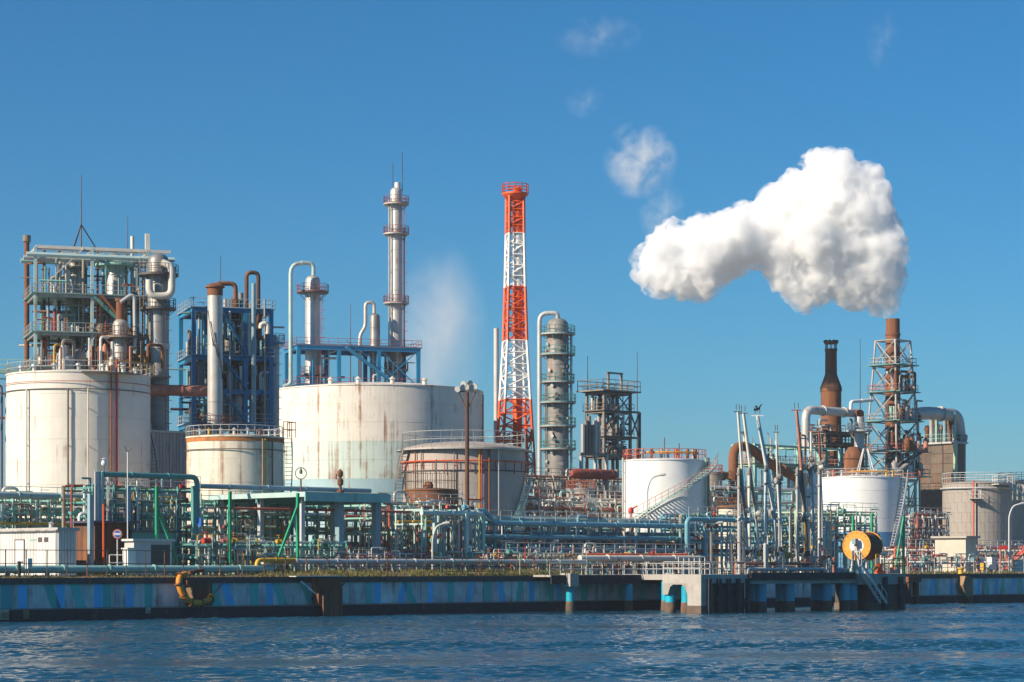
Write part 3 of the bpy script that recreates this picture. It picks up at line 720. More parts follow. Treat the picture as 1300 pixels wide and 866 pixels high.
for k in range(110):
    s = rr.uniform(ss[0] + .3, ss[-1] - .3); d = rr.uniform(62.5, 70.5); li = rr.choice((0, 1, 1, 2, 2))
    za = zs[li + 1] + .1; zb = za + rr.uniform(1.2, (zs[li] - zs[li + 1]) * .97)
    pts = [W3(s, d, za), W3(s, d, zb)]
    if rr.random() < .6: pts.append(W3(s + rr.uniform(-2.5, 2.5), d, zb))
    if rr.random() < .3: pts.append(W3(s + rr.uniform(-2.5, 2.5), d + 1.5, zb))
    MB().path(pts, rr.uniform(.05, .19), 7, bend=.3).build('pipe', rr.choice(['steel', 'galv', 'redbrown', 'purple', 'grimy', 'rust', 'dkteal', 'silver', 'cream']), t)
for k in range(16):
    s = rr.uniform(ss[0] + .8, ss[-1] - .8); d = rr.uniform(63, 68); z = zs[rr.choice((2, 3, 3))] + .05; h = rr.uniform(1.2, 2.6); w = rr.uniform(.35, .8)
    MB().lathe(W3(s, d, z), [(.01, 0), (w, 0), (w, h * .7), (w * .7, h * .9), (.01, h)], 14).build('drum', rr.choice(['steel', 'grimy', 'silver', 'rustdark', 'vessel_dark']), t)
for k in range(22):
    s = rr.uniform(ss[0], ss[-1] - 3); d = rr.uniform(62, 70); z = zs[rr.choice((1, 2))] - rr.uniform(.5, 2.4)
    MB().path([W3(s, d, z), W3(s + rr.uniform(2, 6), d, z)], rr.uniform(.05, .16), 7).build('pipe', rr.choice(['steel', 'purple', 'redbrown', 'grimy', 'dkteal', 'galv']), t)
for (px, w, py0, py1, dd, mt) in ((56, 4, 318, 470, 68, 'rustdark'), (62, 2.2, 340, 470, 66, 'purple'), (75, 4.5, 316, 470, 69, 'darksteel'), (84, 3, 325, 420, 65, 'steel'), (106, 4, 330, 470, 64, 'grimy'), (124, 3, 318, 470, 67, 'redbrown'), (131, 3.4, 322, 470, 69, 'steel'), (160, 3, 322, 470, 66, 'grimy'), (168, 5, 300, 420, 67, 'cream'), (176, 2.4, 330, 470, 65, 'dullgrey'), (182, 4, 345, 470, 69, 'darksteel'), (114, 2.2, 371, 470, 63, 'rust')):
    a_, b_ = P(px, py0, dd), P(px, py1, dd); b_.x, b_.y = a_.x, a_.y; MB().tube(b_, a_, w / 2 * a_.y / F, 10).build('standpipe', mt, t)
    MB().ring(a_ - UP * rr.uniform(1, 6), w / 2 * a_.y / F + .1, .09, 12).build('flange', mt, t)
for (px, py, L_, dd, mt) in ((48, 330, 60, 66, 'purple'), (50, 396, 110, 67, 'redbrown'), (46, 405, 70, 65, 'dullgrey'), (60, 445, 120, 66, 'purple'), (100, 350, 60, 68, 'steel'), (118, 392, 66, 64, 'grimy'), (50, 356, 40, 64, 'teal'), (120, 440, 60, 63.5, 'darksteel')):
    a_ = P(px, py, dd); MB().tube(a_, a_ + U * (L_ * a_.y / F), .13, 7).build('pipe', mt, t)
lad = W3(ss[1] + .6, 61.4, zs[3]); MB().ladder(lad, lad + UP * (zs[1] - zs[3]), U).build('ladder', 'rust', t)
lad = W3(ss[2] - .8, 61.4, zs[3]); MB().ladder(lad, lad + UP * (zs[0] - zs[3]), U).build('ladder', 'dullgrey', t)
for li in (1, 2): MB().bar(W3(ss[1] + 4.5, 61.3, zs[li + 1]), W3(ss[1] + .9, 61.3, zs[li]), .7, .18).build('stair_flight', 'rust', t)
mast = P(103, 312, 64)
t = T('antenna_mast', V((mast.x, mast.y, zt0 + .1)), 'thin tripod lightning mast on top of the pale green structure', 'mast')
ap = V((mast.x, mast.y, ZA(285, mast.y)))
MB().tube(ap - UP * 3, V((ap.x, ap.y, ZA(222, mast.y))), .09, 6, r2=.05).build('spike', 'darksteel', t)
for k in range(3):
    a = math.pi * 2 * k / 3 + .2; MB().tube(V((mast.x + 1.9 * math.cos(a), mast.y + 1.9 * math.sin(a), zt0)), ap, .08, 5).build('leg', 'darksteel', t)
vessel('process_column', 'slim column hung with pipes inside the left structure', 95, 15, 320, 67, 'steel', plats=((340, .8), (402, .8)), platmat='grimy')
vessel('process_column', 'fluted silver column with round teal platform in the left structure', 146, 22, 322, 66, 'silver', plats=((337, 1.3),), platmat='teal', railmat='teal')
t, c, r, zt = vessel('process_column', 'dark domed column with curled white pipe at the right of the left structure', 201, 27, 322, 60.5, 'vessel_dark', plats=((349, 1.1), (392, .8)), platmat='darksteel', railmat='darksteel', bands=3.2)
MB().path([wallpt(c, r, .3, ZA(335, c.y), .2), wallpt(c, r, .75, ZA(340, c.y), 1.0), wallpt(c, r, .75, ZA(378, c.y), 1.0), wallpt(c, r, -.5, ZA(378, c.y), .9), wallpt(c, r, -.5, ZA(358, c.y), .9)], .42, 10, bend=1.0).build('curled_pipe', 'cream', t)
MB().lathe(V((c.x, c.y, ZA(440, c.y))), [(r, -.3), (r + .08, -.3), (r + .08, .3), (r, .3)], 28).build('bright_band', 'silver', t)
t, c, r, zt = vessel('process_column', 'grey column with rusty railed platform behind the tall cream tank', 153, 19, 405, 60, 'steel', plats=((428, 1.1), (462, 1.0)), platmat='grimy', railmat='rust', bands=1.8)
MB().lathe(V((c.x, c.y, zt - .2)), [(.5, 0), (.5, 2.2), (.62, 2.2), (.62, 2.5), (.01, 2.5)], 14).build('top_nozzle', 'rust', t)
MB().path([wallpt(c, r, 0, zt + 1.8, 0), wallpt(c, r, 1.2, zt + 3.0, .8), wallpt(c, r, 1.2, zt - 4, .9)], .2, 8, bend=1).build('vapour_pipe', 'galv', t)
t, c, r, zt = vessel('vent_stack', 'thin rust brown vent stack at the left edge of the process structure', 34, 6.5, 299, 70, 'rust', top='open', bands=3.5, ladder=None, cat='vent stack')
MB().lathe(V((c.x, c.y, zt)), [(r * .8, -.9), (r * 1.6, -.7), (r * 1.6, 0), (r * .8, 0)], 16).build('cap', 'grimy', t)
p0, p1 = P(192, 495, 59), P(268, 495, 59); p1.z = p0.z
pipe_thing('brown_duct', 'brown horizontal duct joining the dark domed column to the silver column', [p0, p1], 7 * p0.y / F, 'salmon', seg=20, cat='duct')
# walkway running in from the left edge
wk = T('walkway', W3(S(-10, 64), 64, ZA(470, W3(S(-10, 64), 64).y)), 'pale green railed walkway entering at the left behind the tall tank', 'walkway')
za = ZA(470, G(10, 64).y)
MB().gbox(S(-25, 64), S(44, 64), 64, 65.6, za - .3, za).build('deck', 'teal', wk)
MB().rail([W3(S(-25, 64), 64, za), W3(S(44, 64), 64, za)], 1.2, .04, 1.5, 1, .15).build('railing', 'palegreen', wk)
for px in (-10, 12, 36): MB().bar(G(px, 64.8), G(px, 64.8, za - .3), .3).build('post', 'teal', wk)
for k in range(7):
    s = S(-15 + k * 6, 65 + k * .3); MB().path([W3(s, 65 + k * .5), W3(s, 65 + k * .5, za - 3 + 2.5 * math.sin(k * 2.3)), W3(s - 5, 65 + k * .5, za - 3 + 2.5 * math.sin(k * 2.3))], .14, 7, bend=.4).build('pipe', ['coral', 'steel', 'teal', 'purple', 'galv', 'rust', 'bluepipe'][k], wk)

grid()
# ribbed wall building between the tanks
s0, s1, d0, d1 = S(189, 52), S(262, 52), 52, 58
zt = ZA(549, G(200, 52).y)
b = T('ribbed_building', W3(s0, d0), 'grey ribbed metal building between the two left tanks', 'building')
n = 17
for i in range(n):
    a = s0 + (s1 - s0) * i / n; w = (s1 - s0) / n
    MB().gbox(a + .03, a + w - .03, d0, d0 + .15, GZ, zt).build('wall_panel', 'panel_grey', b)
MB().gbox(s0 + .05, s1 - .05, d0 + .1, d1, GZ, zt - .05).build('core_wall', 'panel_grey', b)
MB().gbox(s0 - .2, s1 + .2, d0 - .2, d1 + .2, zt, zt + .25).build('roof', 'galv', b)

grid(246, 62, 18)
# ------------------------------------------------------------------ blue frames and their columns
t, ss, ds, zs = frame('process_gantry', 'dark blue steel process frame behind the short rusty rim tank', 246, 344, 62, 9, (390, 451, 494, 536), 4, 2, 'blue', deckmat='blue', railmat='galv', decks=(0, 1, 3), pw=.5, bw=.6, cat='process frame')
rr = random.Random(21)
for k in range(110):
    s = rr.uniform(ss[0], ss[-1] - .3); d = rr.uniform(61.3, 70); li = rr.choice((0, 1, 1, 2))
    za = zs[li + 1] + .1; zb = za + rr.uniform(1.5, (zs[li] - zs[li + 1]) * .97)
    pts = [W3(s, d, za), W3(s, d, zb)]
    if rr.random() < .6: pts.append(W3(s + rr.uniform(-3, 3), d, zb))
    MB().path(pts, rr.uniform(.05, .2), 7, bend=.3).build('pipe', rr.choice(['steel', 'galv', 'grimy', 'teal', 'silver', 'cream', 'rustdark', 'purple']), t)
for k in range(18):
    s = rr.uniform(ss[0], ss[-1] - 4); d = rr.uniform(61.6, 70); z = zs[rr.choice((1, 2, 3))] + rr.uniform(.5, 4)
    MB().path([W3(s, d, z), W3(s + rr.uniform(2, 6), d, z)], rr.uniform(.05, .2), 7).build('pipe', rr.choice(['steel', 'teal', 'grimy', 'galv', 'silver']), t)
for k in range(20):
    s = rr.uniform(ss[0] + 1, ss[-1] - 1); d = rr.uniform(63, 68); z = zs[rr.choice((1, 2, 3))] + .05; h = rr.uniform(1.5, 4); w = rr.uniform(.4, .9)
    MB().lathe(W3(s, d, z), [(.01, 0), (w, 0), (w, h * .8), (w * .6, h * .95), (.01, h)], 14).build('drum', rr.choice(['steel', 'grimy', 'silver', 'rustdark']), t)
for (px, w, py0, py1, dd, mt) in ((253, 3, 395, 540, 64, 'steel'), (259, 2.4, 420, 540, 63, 'teal'), (286, 5, 380, 540, 67, 'silver'), (292, 2.4, 395, 540, 61.5, 'galv'), (306, 6, 372, 540, 66, 'grimy'), (313, 3, 420, 540, 62, 'cream'), (318, 3.4, 385, 540, 64, 'dullgrey'), (330, 5, 400, 540, 65, 'rustdark'), (336, 2.4, 380, 540, 61.5, 'steel'), (300, 14, 500, 540, 64, 'silver')):
    a_, b_ = P(px, py0, dd), P(px, py1, dd); b_.x, b_.y = a_.x, a_.y; MB().tube(b_, a_, w / 2 * a_.y / F, 12).build('standpipe', mt, t)
    for k in range(3): MB().ring(b_.lerp(a_, rr.random()), w / 2 * a_.y / F + .08, .08, 12).build('flange', mt, t)
for li in (0, 1, 2): MB().bar(W3(ss[2], 61.2, zs[li + 1]), W3(ss[1], 61.2, zs[li]), .8, .2).build('stair_flight', 'blue', t)
# taller box on the near corner
for dx in (0, 2.4, 4.6): MB().bar(W3(ss[0] + dx, 62.3, zs[0]), W3(ss[0] + dx, 62.3, ZA(375, W3(ss[0], 62).y)), .12).build('upper_post', 'steelblue', t)
t, c, r, zt = vessel('silver_column', 'plain silver column with rusty cap in front of the dark blue frame', 273, 19, 372, 46, 'silver', plats=((541, 1.0),), platmat='grimy', railmat='rust', top='open', bands=6.5)
MB().lathe(V((c.x, c.y, zt)), [(r * .8, -.3), (r * 1.05, -.3), (r * 1.05, .5), (r * 1.3, .6), (r * 1.3, .75), (r * .5, 1.1), (.01, 1.1)], 24).build('cap', 'rust', t)
for k in range(4): MB().path([wallpt(c, r, -1.1 + .5 * k, ZA(395 + 14 * k, c.y), .05), wallpt(c, r, -.2 + .5 * k, ZA(440 + 14 * k, c.y), .06)], .06, 5).build('trace_line', 'darksteel', t)
vessel('process_column', 'brown banded column inside the dark blue frame', 298, 15, 378, 66, 'rustdark', plats=((408, .8), (448, .8), (492, .7)), platmat='grimy', bands=1.6)
vessel('process_column', 'wide short silver column at the right end of the dark blue frame', 342, 25, 424, 68, 'steel', plats=((436, .7),), platmat='blue', railmat='galv', bands=2.0)
p = [P(276, 366, 58), P(276, 360, 58), P(299, 360, 58), P(299, 380, 58)]
pipe_thing('overhead_pipe', 'rust brown looped pipe arching over the top of the dark blue frame', p, 3.0 * p[0].y / F, 'rust')
p = [P(313, 346, 62), P(328, 346, 62), P(328, 430, 62)]; p.insert(0, P(313, 420, 62))
pipe_thing('overhead_pipe', 'dark brown pipe hoop standing highest over the dark blue frame', p, 2.6 * p[0].y / F, 'rustdark')
p = [P(322, 360, 57), P(322, 545, 57)]
pipe_thing('standpipe', 'steel blue vertical pipe at the middle of the dark blue frame', p, 2.8 * p[0].y / F, 'steelblue')
p = [P(331, 417, 60), P(331, 412, 60), P(340, 410, 60), P(340, 424, 60)]
pipe_thing('overhead_pipe', 'small cream swan neck pipe on the wide short column', p, 3 * p[0].y / F, 'cream')

grid(379, 99, 18)
t, ss, ds, zs = frame('process_gantry', 'bright blue railed steel platform above the very large cream tank', 379, 531, 99, 8, (438, 488), 4, 2, 'blue', deckmat='blue', railmat='dullred', pw=.55, bw=.75, cat='process frame', brace=((1, 2),))
a_, b_ = W3(ss[1] + 1, 98, zs[1] + .1), W3(ss[1] + 7.5, 98, zs[0])
a_, b_ = W3(ss[1] + 8.5, 98, zs[1] + .1), W3(ss[1] + .8, 98, zs[0] - .2)
MB().bar(a_, b_, .9, .35).build('stair_flight', 'blue', t); MB().bar(a_ + UP, b_ + UP, .07).build('stair_rail', 'blue', t)
rr = random.Random(31)
for k in range(26):
    s = rr.uniform(ss[0], ss[-1] - .3); d = rr.uniform(99, 106); za = zs[1] + .1; zb = za + rr.uniform(1, 6)
    pts = [W3(s, d, za), W3(s, d, zb)]
    if rr.random() < .6: pts.append(W3(s + rr.uniform(-3, 3), d, zb))
    MB().path(pts, rr.uniform(.06, .2), 7, bend=.3).build('pipe', rr.choice(['galv', 'cream', 'steel', 'blue', 'coral', 'silver']), t)
t, c, r, zt = vessel('process_column', 'silver column with red railed top platform under the pale looped pipe', 397, 19, 350, 103, 'silver', plats=((371, 1.25), (476, .9)), platmat='darksteel', railmat='dullred', bands=2.6, ladder=.9)
p = [P(360, 491, 101), P(369, 488, 101), P(369, 334, 101), P(398, 334, 101), P(398, 350, 101)]
pipe_thing('looped_pipe', 'pale teal pipe looping up and over the silver column', p, 2.6 * p[0].y / F, 'paleteal', bend=1.6)
vessel('process_column', 'stubby dark column on the bright blue platform', 476, 13, 398, 102, 'vessel_dark', bands=2.0, ladder=None)
p = [P(457, 482, 100), P(457, 425, 100), P(464, 415, 100), P(464, 384, 100), P(475, 384, 100), P(475, 398, 100)]
pipe_thing('looped_pipe', 'silver looped pipe bent beside the stubby dark column', p, 2.4 * p[0].y / F, 'silver')
t, c, r, zt = vessel('tall_column', 'tallest silver column with three red railed platforms', 503, 15.5, 238, 105, 'silver', plats=((259, 1.0), (297, 1.0), (385, 1.0), (470, .9)), platmat='dullgrey', railmat='dullred', bands=3.0, ladder=.9)
for dx, h in ((-.5, 3.6), (.9, 5.2)): MB().tube(V((c.x + dx, c.y, zt - .5)), V((c.x + dx, c.y, zt + h)), .06, 5).build('lightning_rod', 'darksteel', t)
MB().lathe(V((c.x + .2, c.y, zt - .3)), [(.45, 0), (.45, 1.0), (.01, 1.1)], 12).build('top_nozzle', 'white', t)
for a in (-1.1, -.75): wallpipe(t, c, r, a, ZA(490, c.y), zt - 2, .1, 'dullgrey', .3)
wallpipe(t, c, r, 1.5, ZA(490, c.y), zt - 6, .1, 'darksteel', .3)

grid()
# ------------------------------------------------------------------ striped chimney
c = G(654, 76); Y = c.y; m = Y / F
t = T('striped_chimney', c, 'orange and white banded lattice chimney tower with railed top', 'chimney')
rows = [(590, 23), (508, 18.5), (433, 14.2), (365, 12.2), (297, 10.8), (247, 10.4)]
cols = ['orange', 'towerwhite', 'orange', 'towerwhite', 'orange']
def hw(py):
    for (a, wa), (b, wb) in zip(rows, rows[1:]):
        if b <= py <= a: return (wa + (wb - wa) * (a - py) / (a - b)) * m
    return (rows[0][1] if py > 590 else rows[-1][1]) * m
rot = .22
def corner(k, py, sc_=1.0):
    a = rot + math.pi / 4 + k * math.pi / 2; w = hw(py) * 1.25 * sc_
    return V((c.x + w * math.cos(a), c.y + w * math.sin(a), ZA(py, Y)))
gb = [717] + [r_[0] for r_ in rows]
for bi in range(len(rows)):
    pa, pb = (717 + 5, 590) if bi == 0 else (rows[bi-1][0], rows[bi][0])
    mt = cols[max(0, bi - 1)]
    nsub = 5 if bi else 4
    for k in range(4):
        MB().tube(corner(k, pa), corner(k, pb), .24, 6).build('leg', mt, t)
    for j in range(nsub):
        a = pa + (pb - pa) * j / nsub; b = pa + (pb - pa) * (j + 1) / nsub
        for k in range(4):
            k2 = (k + 1) % 4
            MB().tube(corner(k, b), corner(k2, b), .11, 5).build('strut', mt, t)
            x = (k, k2) if (j + k) % 2 else (k2, k)
            MB().tube(corner(x[0], a), corner(x[1], b), .11, 5).build('diagonal', mt, t)
    fc = V((c.x + 4 * m, c.y, 0))
    MB().lathe(V((c.x + 3 * m, c.y - .3, ZA(pa, Y))), [(6.0 * m, 0), (6.0 * m, ZA(pb, Y) - ZA(pa, Y))], 24).build('flue', mt, t)
    for j in range(3):
        z = ZA(pa + (pb - pa) * (j + .5) / 3, Y); MB().lathe(V((c.x + 3 * m, c.y - .3, z)), [(5.9 * m, -.12), (6.6 * m, -.12), (6.6 * m, .12), (5.9 * m, .12)], 24).build('flue_ring', mt, t)
    MB().ladder(corner(3, pa, .8), corner(3, pb, .8), V((1, 0, 0)), .5).build('ladder', mt, t)
zp = ZA(246, Y)
pl = MB().lathe(V((c.x, c.y, zp)), [(6 * m, -1.0), (11 * m, -.9), (17 * m, -.15), (17 * m, .05), (5 * m, .05)], 12).build('top_platform', 'orange', t)
MB().rail([V((c.x + 16.6 * m * math.cos(k * math.pi / 6), c.y + 16.6 * m * math.sin(k * math.pi / 6), zp)) for k in range(12)], 1.3, .06, 1.0, 2, closed=True).build('railing', 'orange', pl)
MB().lathe(V((c.x + 3 * m, c.y - .3, zp)), [(5.3 * m, 0), (5.3 * m, .8), (4.5 * m, .8), (4.5 * m, 0)], 24).build('flue_mouth', 'orange', t)
z2 = ZA(560, Y); w = hw(560) * 1.1
pl = MB().lathe(V((c.x, c.y, z2)), [(.8, -.15), (w * 1.05, -.15), (w * 1.05, .03), (.8, .03)], 10).build('lower_platform', 'orange', t)
MB().rail([V((c.x + w * math.cos(k * math.pi / 5), c.y + w * math.sin(k * math.pi / 5), z2)) for k in range(10)], 1.2, .05, 1.2, 1, closed=True).build('railing', 'orange', pl)
t, c, r, zt = vessel('vent_pipe', 'plain thin grey vent pipe beside the striped chimney', 630, 6.5, 417, 80, 'galv', top='open', bands=9, ladder=None, cat='vent pipe')

# grey column with looped pipe
t, c, r, zt = vessel('process_column', 'weathered grey column with six round platforms beside the striped chimney', 708, 28, 404, 62, 'columngrey', plats=((424, .9), (450, .9), (485, .8), (511, 1.0), (541, 1.0), (570, 1.0)), platmat='dullgrey', railmat='dkteal', bands=2.2, ladder=1.2, bandmat='columngrey')
p = [V((c.x - r - 1.0, c.y - .5, GZ + 1)), V((c.x - r - 1.0, c.y - .5, ZA(398, c.y))), V((c.x, c.y - .5, ZA(398, c.y))), V((c.x, c.y - .3, zt - .4))]
MB().path(p, 2.8 * c.y / F, 12, bend=1.3).build('overhead_pipe', 'galv', t)
rr = random.Random(41)
for k in range(26):
    a = rr.uniform(-1.2, 1.2); z = rr.uniform(ZA(600, c.y), zt - 2)
    MB().lathe(wallpt(c, r, a, z, -.05), [(.16, 0), (.16, .3), (.26, .3), (.26, .4), (.01, .4)], 9, axis=wallpt(c, r, a, 0, 1) - wallpt(c, r, a, 0, 0)).build('nozzle', rr.choice(['darksteel', 'grimy', 'steel']), t)
wallpipe(t, c, r, 1.35, GZ, zt - 2, .13, 'steel', .35); wallpipe(t, c, r, -1.2, GZ, zt - 9, .1, 'grimy', .3)

# grey frame tower
t, ss, ds, zs = frame('frame_tower', 'grey open steel frame tower with railed roof right of the weathered column', 767, 800, 68, 3.5, (497, 521, 554, 579), 3, 2, 'grimy', deckmat='darksteel', railmat='grimy', brace=((1, 0), (2, 0), (3, 0), (3, 1), (2, 1)), pw=.36, bw=.3, cat='process frame')
MB().gbox(ss[0] - 1.2, ss[-1] + 1.3, 67, 72.4, zs[0] + .05, zs[0] + .25).build('roof_deck', 'grimy', t)
MB().rail([W3(ss[0] - 1.1, 67.1, zs[0] + .2), W3(ss[-1] + 1.2, 67.1, zs[0] + .2), W3(ss[-1] + 1.2, 72.3, zs[0] + .2), W3(ss[0] - 1.1, 72.3, zs[0] + .2)], 1.5, .05, 1.4, 1, closed=True).build('railing', 'grimy', t)
mb = MB()
for a in (.25, .75):
    q = W3(ss[0] + (ss[-1] - ss[0]) * a, 68.5, zs[0] + .2); MB().bar(q, q + UP * 2.6, .3).build('hoist_post', 'grimy', t)
MB().bar(W3(ss[0] + (ss[-1]-ss[0]) * .2, 68.5, zs[0] + 2.8), W3(ss[0] + (ss[-1]-ss[0]) * .8, 68.5, zs[0] + 2.8), .25).build('hoist_beam', 'grimy', t)
s2 = S(812, 68)
MB().bar(W3(s2, 68), W3(s2, 68, zs[1]), .3).build('outer_post', 'darksteel', t)
for z in zs[1:3]: MB().bar(W3(ss[-1], 68, z), W3(s2, 68, z), .3).build('outer_beam', 'grimy', t)
MB().bar(W3(ss[-1], 68, zs[1]), W3(s2, 68, zs[2]), .16).build('brace', 'darksteel', t); MB().bar(W3(s2, 68, zs[1]), W3(ss[-1], 68, zs[2]), .16).build('brace', 'darksteel', t)
rr = random.Random(51)
for k in range(80):
    s = rr.uniform(ss[0] - .5, ss[-1]); d = rr.uniform(67.5, 71.6); li = rr.choice((0, 1, 2, 2)); za = zs[li + 1] + .05; zb = za + rr.uniform(1, (zs[li] - zs[li+1]) * .95)
    pts = [W3(s, d, za), W3(s, d, zb)]
    if rr.random() < .55: pts.append(W3(s + rr.uniform(-2, 2), d, zb))
    MB().path(pts, rr.uniform(.06, .2), 7, bend=.3).build('pipe', rr.choice(['grimy', 'steel', 'galv', 'darksteel', 'cream', 'rustdark', 'silver']), t)
for k in range(6):
    s = S(740 + 4 * k, 66); MB().tube(W3(s, 66, zs[3] + .1), W3(s, 66, zs[2] + 1.4 + .6 * (k % 3)), .28, 8).build('standpipe', rr.choice(['grimy', 'galv', 'steel']), t)
for px in (738, 756, 770): MB().bar(G(px, 65.8), G(px, 65.8, zs[3]), .4).build('lower_post', 'galv', t)
MB().bar(W3(S(736, 65.8), 65.8, zs[3]), W3(S(786, 65.8), 65.8, zs[3]), .4).build('lower_beam', 'grimy', t)
p = [P(728, 601, 52), P(780, 601, 52)]; p[1].z = p[0].z
d_ = MB().lathe(p[0], [(.01, -.5), (6 * p[0].y / F * .6, -.4), (6.3 * p[0].y / F, .2), (6.3 * p[0].y / F, (p[1] - p[0]).length - .2), (6.3 * p[0].y / F * .6, (p[1] - p[0]).length + .4), (.01, (p[1] - p[0]).length + .5)], 24, axis=(p[1] - p[0]))
t = T('horizontal_drum', V((p[0].x, p[0].y, GZ)), 'dark red horizontal drum below the grey frame tower', 'drum')
d_.build('shell', 'redbrown', t)
for f_ in (.2, .8):
    q = p[0].lerp(p[1], f_); MB().bar(V((q.x, q.y, GZ)), V((q.x, q.y, q.z - .6)), .5).build('saddle', 'grimy', t)
for f_ in (.1, .35, .6, .9):
    q = p[0].lerp(p[1], f_); rr_ = 6.3 * p[0].y / F; MB().lathe(q, [(rr_ * .98, -.06), (rr_ + .05, -.06), (rr_ + .05, .06), (rr_ * .98, .06)], 24, axis=p[1] - p[0]).build('shell_band', 'redbrown', t)

rr = random.Random(15)
tc_ = G(100, 50)
t = T('roof_pipework', V((tc_.x, tc_.y, ZA(470, tc_.y))), 'tangle of pipes and drums just above the tall cream tank roof', 'pipework')
for k in range(60):
    px = rr.uniform(70, 192); d = rr.uniform(52, 60); q = P(px, 474, d); h = rr.uniform(.6, 4.2)
    pts = [q, q + UP * h]
    if rr.random() < .6: pts.append(q + UP * h + U * rr.uniform(-2, 2))
    if rr.random() < .4: pts.append(pts[-1] - UP * h * .8)
    MB().path(pts, rr.uniform(.05, .2), 7, bend=.4).build('pipe', rr.choice(['galv', 'cream', 'rust', 'salmon', 'steel', 'paleteal', 'white', 'redbrown', 'grimy', 'yellow']), t)
for k in range(14):
    px = rr.uniform(78, 150); q = P(px, 472, rr.uniform(53, 59)); w = rr.uniform(.4, .9); h = rr.uniform(1.2, 3.2)
    MB().lathe(q, [(.01, 0), (w, 0), (w, h * .6), (w * .8, h * .85), (w * .3, h), (.01, h)], 14).build('drum', rr.choice(['steel', 'silver', 'grimy', 'cream', 'salmon']), t)
MB().gbox(S(66, 56), S(194, 56), 52.5, 60.5, ZA(475, G(120, 56).y) - .2, ZA(475, G(120, 56).y)).build('deck', 'grimy', t)
for px in (70, 110, 150, 190): MB().bar(G(px, 59.5), G(px, 59.5, ZA(476, G(px, 59).y)), .3).build('post', 'grimy', t)
grid()
for (px, py, d, lb) in ((162, 276, 68, 'thin antenna rod above the fluted column at the left structure'), (445, 386, 106, 'thin antenna rod left of the silver looped pipe'), (746, 452, 74, 'antenna rod at the near corner of the grey frame tower'), (809, 447, 74, 'antenna rod at the far corner of the grey frame tower'), (1092, 430, 66, 'antenna rod between the brown chimney and the tall rust brown stack'), (280, 325, 72, 'antenna rod above the silver capped column')):
    p = P(px, py, d); o = MB().lathe(V((p.x, p.y, GZ)), [(.13, 0), (.1, (p.z - GZ) * .6), (.04, p.z - GZ), (.01, p.z - GZ + .05)], 6).build('antenna_rod', 'darksteel'); tag(o, lb, 'antenna', 'antenna rods', 'thing')

# ------------------------------------------------------------------ stacks, ducts and furnace block at the right
D0 = 58.0
sf = S(1125, D0)                                  # near corner of the lattice
c = G(1133.5, PLUME_D); m = c.y / F
t = T('tall_stack', c, 'tall rust brown stack pouring out the thick white steam', 'stack')
zt = ZA(405, c.y); r = 8.7 * m
MB().lathe(V((c.x, c.y, GZ)), [(r * 1.5, 0), (r * 1.5, 2), (r * 1.12, 6), (r * 1.1, zt - GZ - 12), (r, zt - GZ), (r * .86, zt - GZ), (r * .86, zt - GZ - 4)], 32).build('shell', 'rust', t)
for py in (425, 448, 475, 497, 522, 548, 575):
    z = ZA(py, c.y); MB().lathe(V((c.x, c.y, z)), [(r, -.12), (r * 1.13, -.12), (r * 1.13, .12), (r, .12)], 32).build('shell_ring', 'rust', t)
t = T('stack_lattice', W3(sf, D0), 'galvanised lattice tower wrapped round the tall rust brown stack', 'lattice tower')
cx = W3(sf + 3.4, D0 + 3.4)
lv = [(720, 3.1), (600, 2.95), (572, 2.85), (536, 2.7), (499, 2.42), (465, 2.15), (433, 1.95)]
def lc(k, py, w):
    su, dn = ((-1, -1), (1, -1), (1, 1), (-1, 1))[k]
    p = c + U * (su * w) + N * (dn * w); p.z = ZA(py, c.y); return p
for (pa, wa), (pb, wb) in zip(lv, lv[1:]):
    for k in range(4):
        k2 = (k + 1) % 4
        MB().tube(lc(k, pa, wa), lc(k, pb, wb), .17, 6).build('leg', 'dullgrey', t)
        MB().tube(lc(k, pb, wb), lc(k2, pb, wb), .12, 6).build('strut', 'dullgrey', t)
        MB().tube(lc(k, pa, wa), lc(k2, pb, wb), .09, 5).build('diagonal', 'dullgrey', t)
        MB().tube(lc(k2, pa, wa), lc(k, pb, wb), .09, 5).build('diagonal', 'dullgrey', t)
for py, w, mt in ((465, 2.6, 'galv'), (499, 2.8, 'salmon'), (536, 3.2, 'galv'), (575, 3.9, 'coral'), (606, 4.1, 'galv')):
    z = ZA(py, c.y); q = [c + U * (a * w) + N * (b * w) for a, b in ((-1, -1), (1, -1), (1, 1), (-1, 1))]; q = [V((p.x, p.y, z)) for p in q]
    mb = MB()
    for i in range(4): mb.bar(q[i] + UP * .05, q[(i + 1) % 4] + UP * .05, 1.2, .1)
    dk = mb.build('deck', 'dkteal', t); MB().rail(q, 1.2, .045, 1.4, 1, .15, closed=True).build('railing', mt, dk)
a_, b_ = lc(0, 600, 3.8), lc(1, 572, 3.4)
MB().bar(a_, b_, .8, .15).build('stair_flight', 'dullgrey', t); MB().bar(a_ + UP, b_ + UP, .06).build('stair_rail', 'dullgrey', t)
MB().ladder(lc(1, 572, 2.6), lc(1, 440, 1.8), U, .5).build('ladder', 'dullgrey', t)


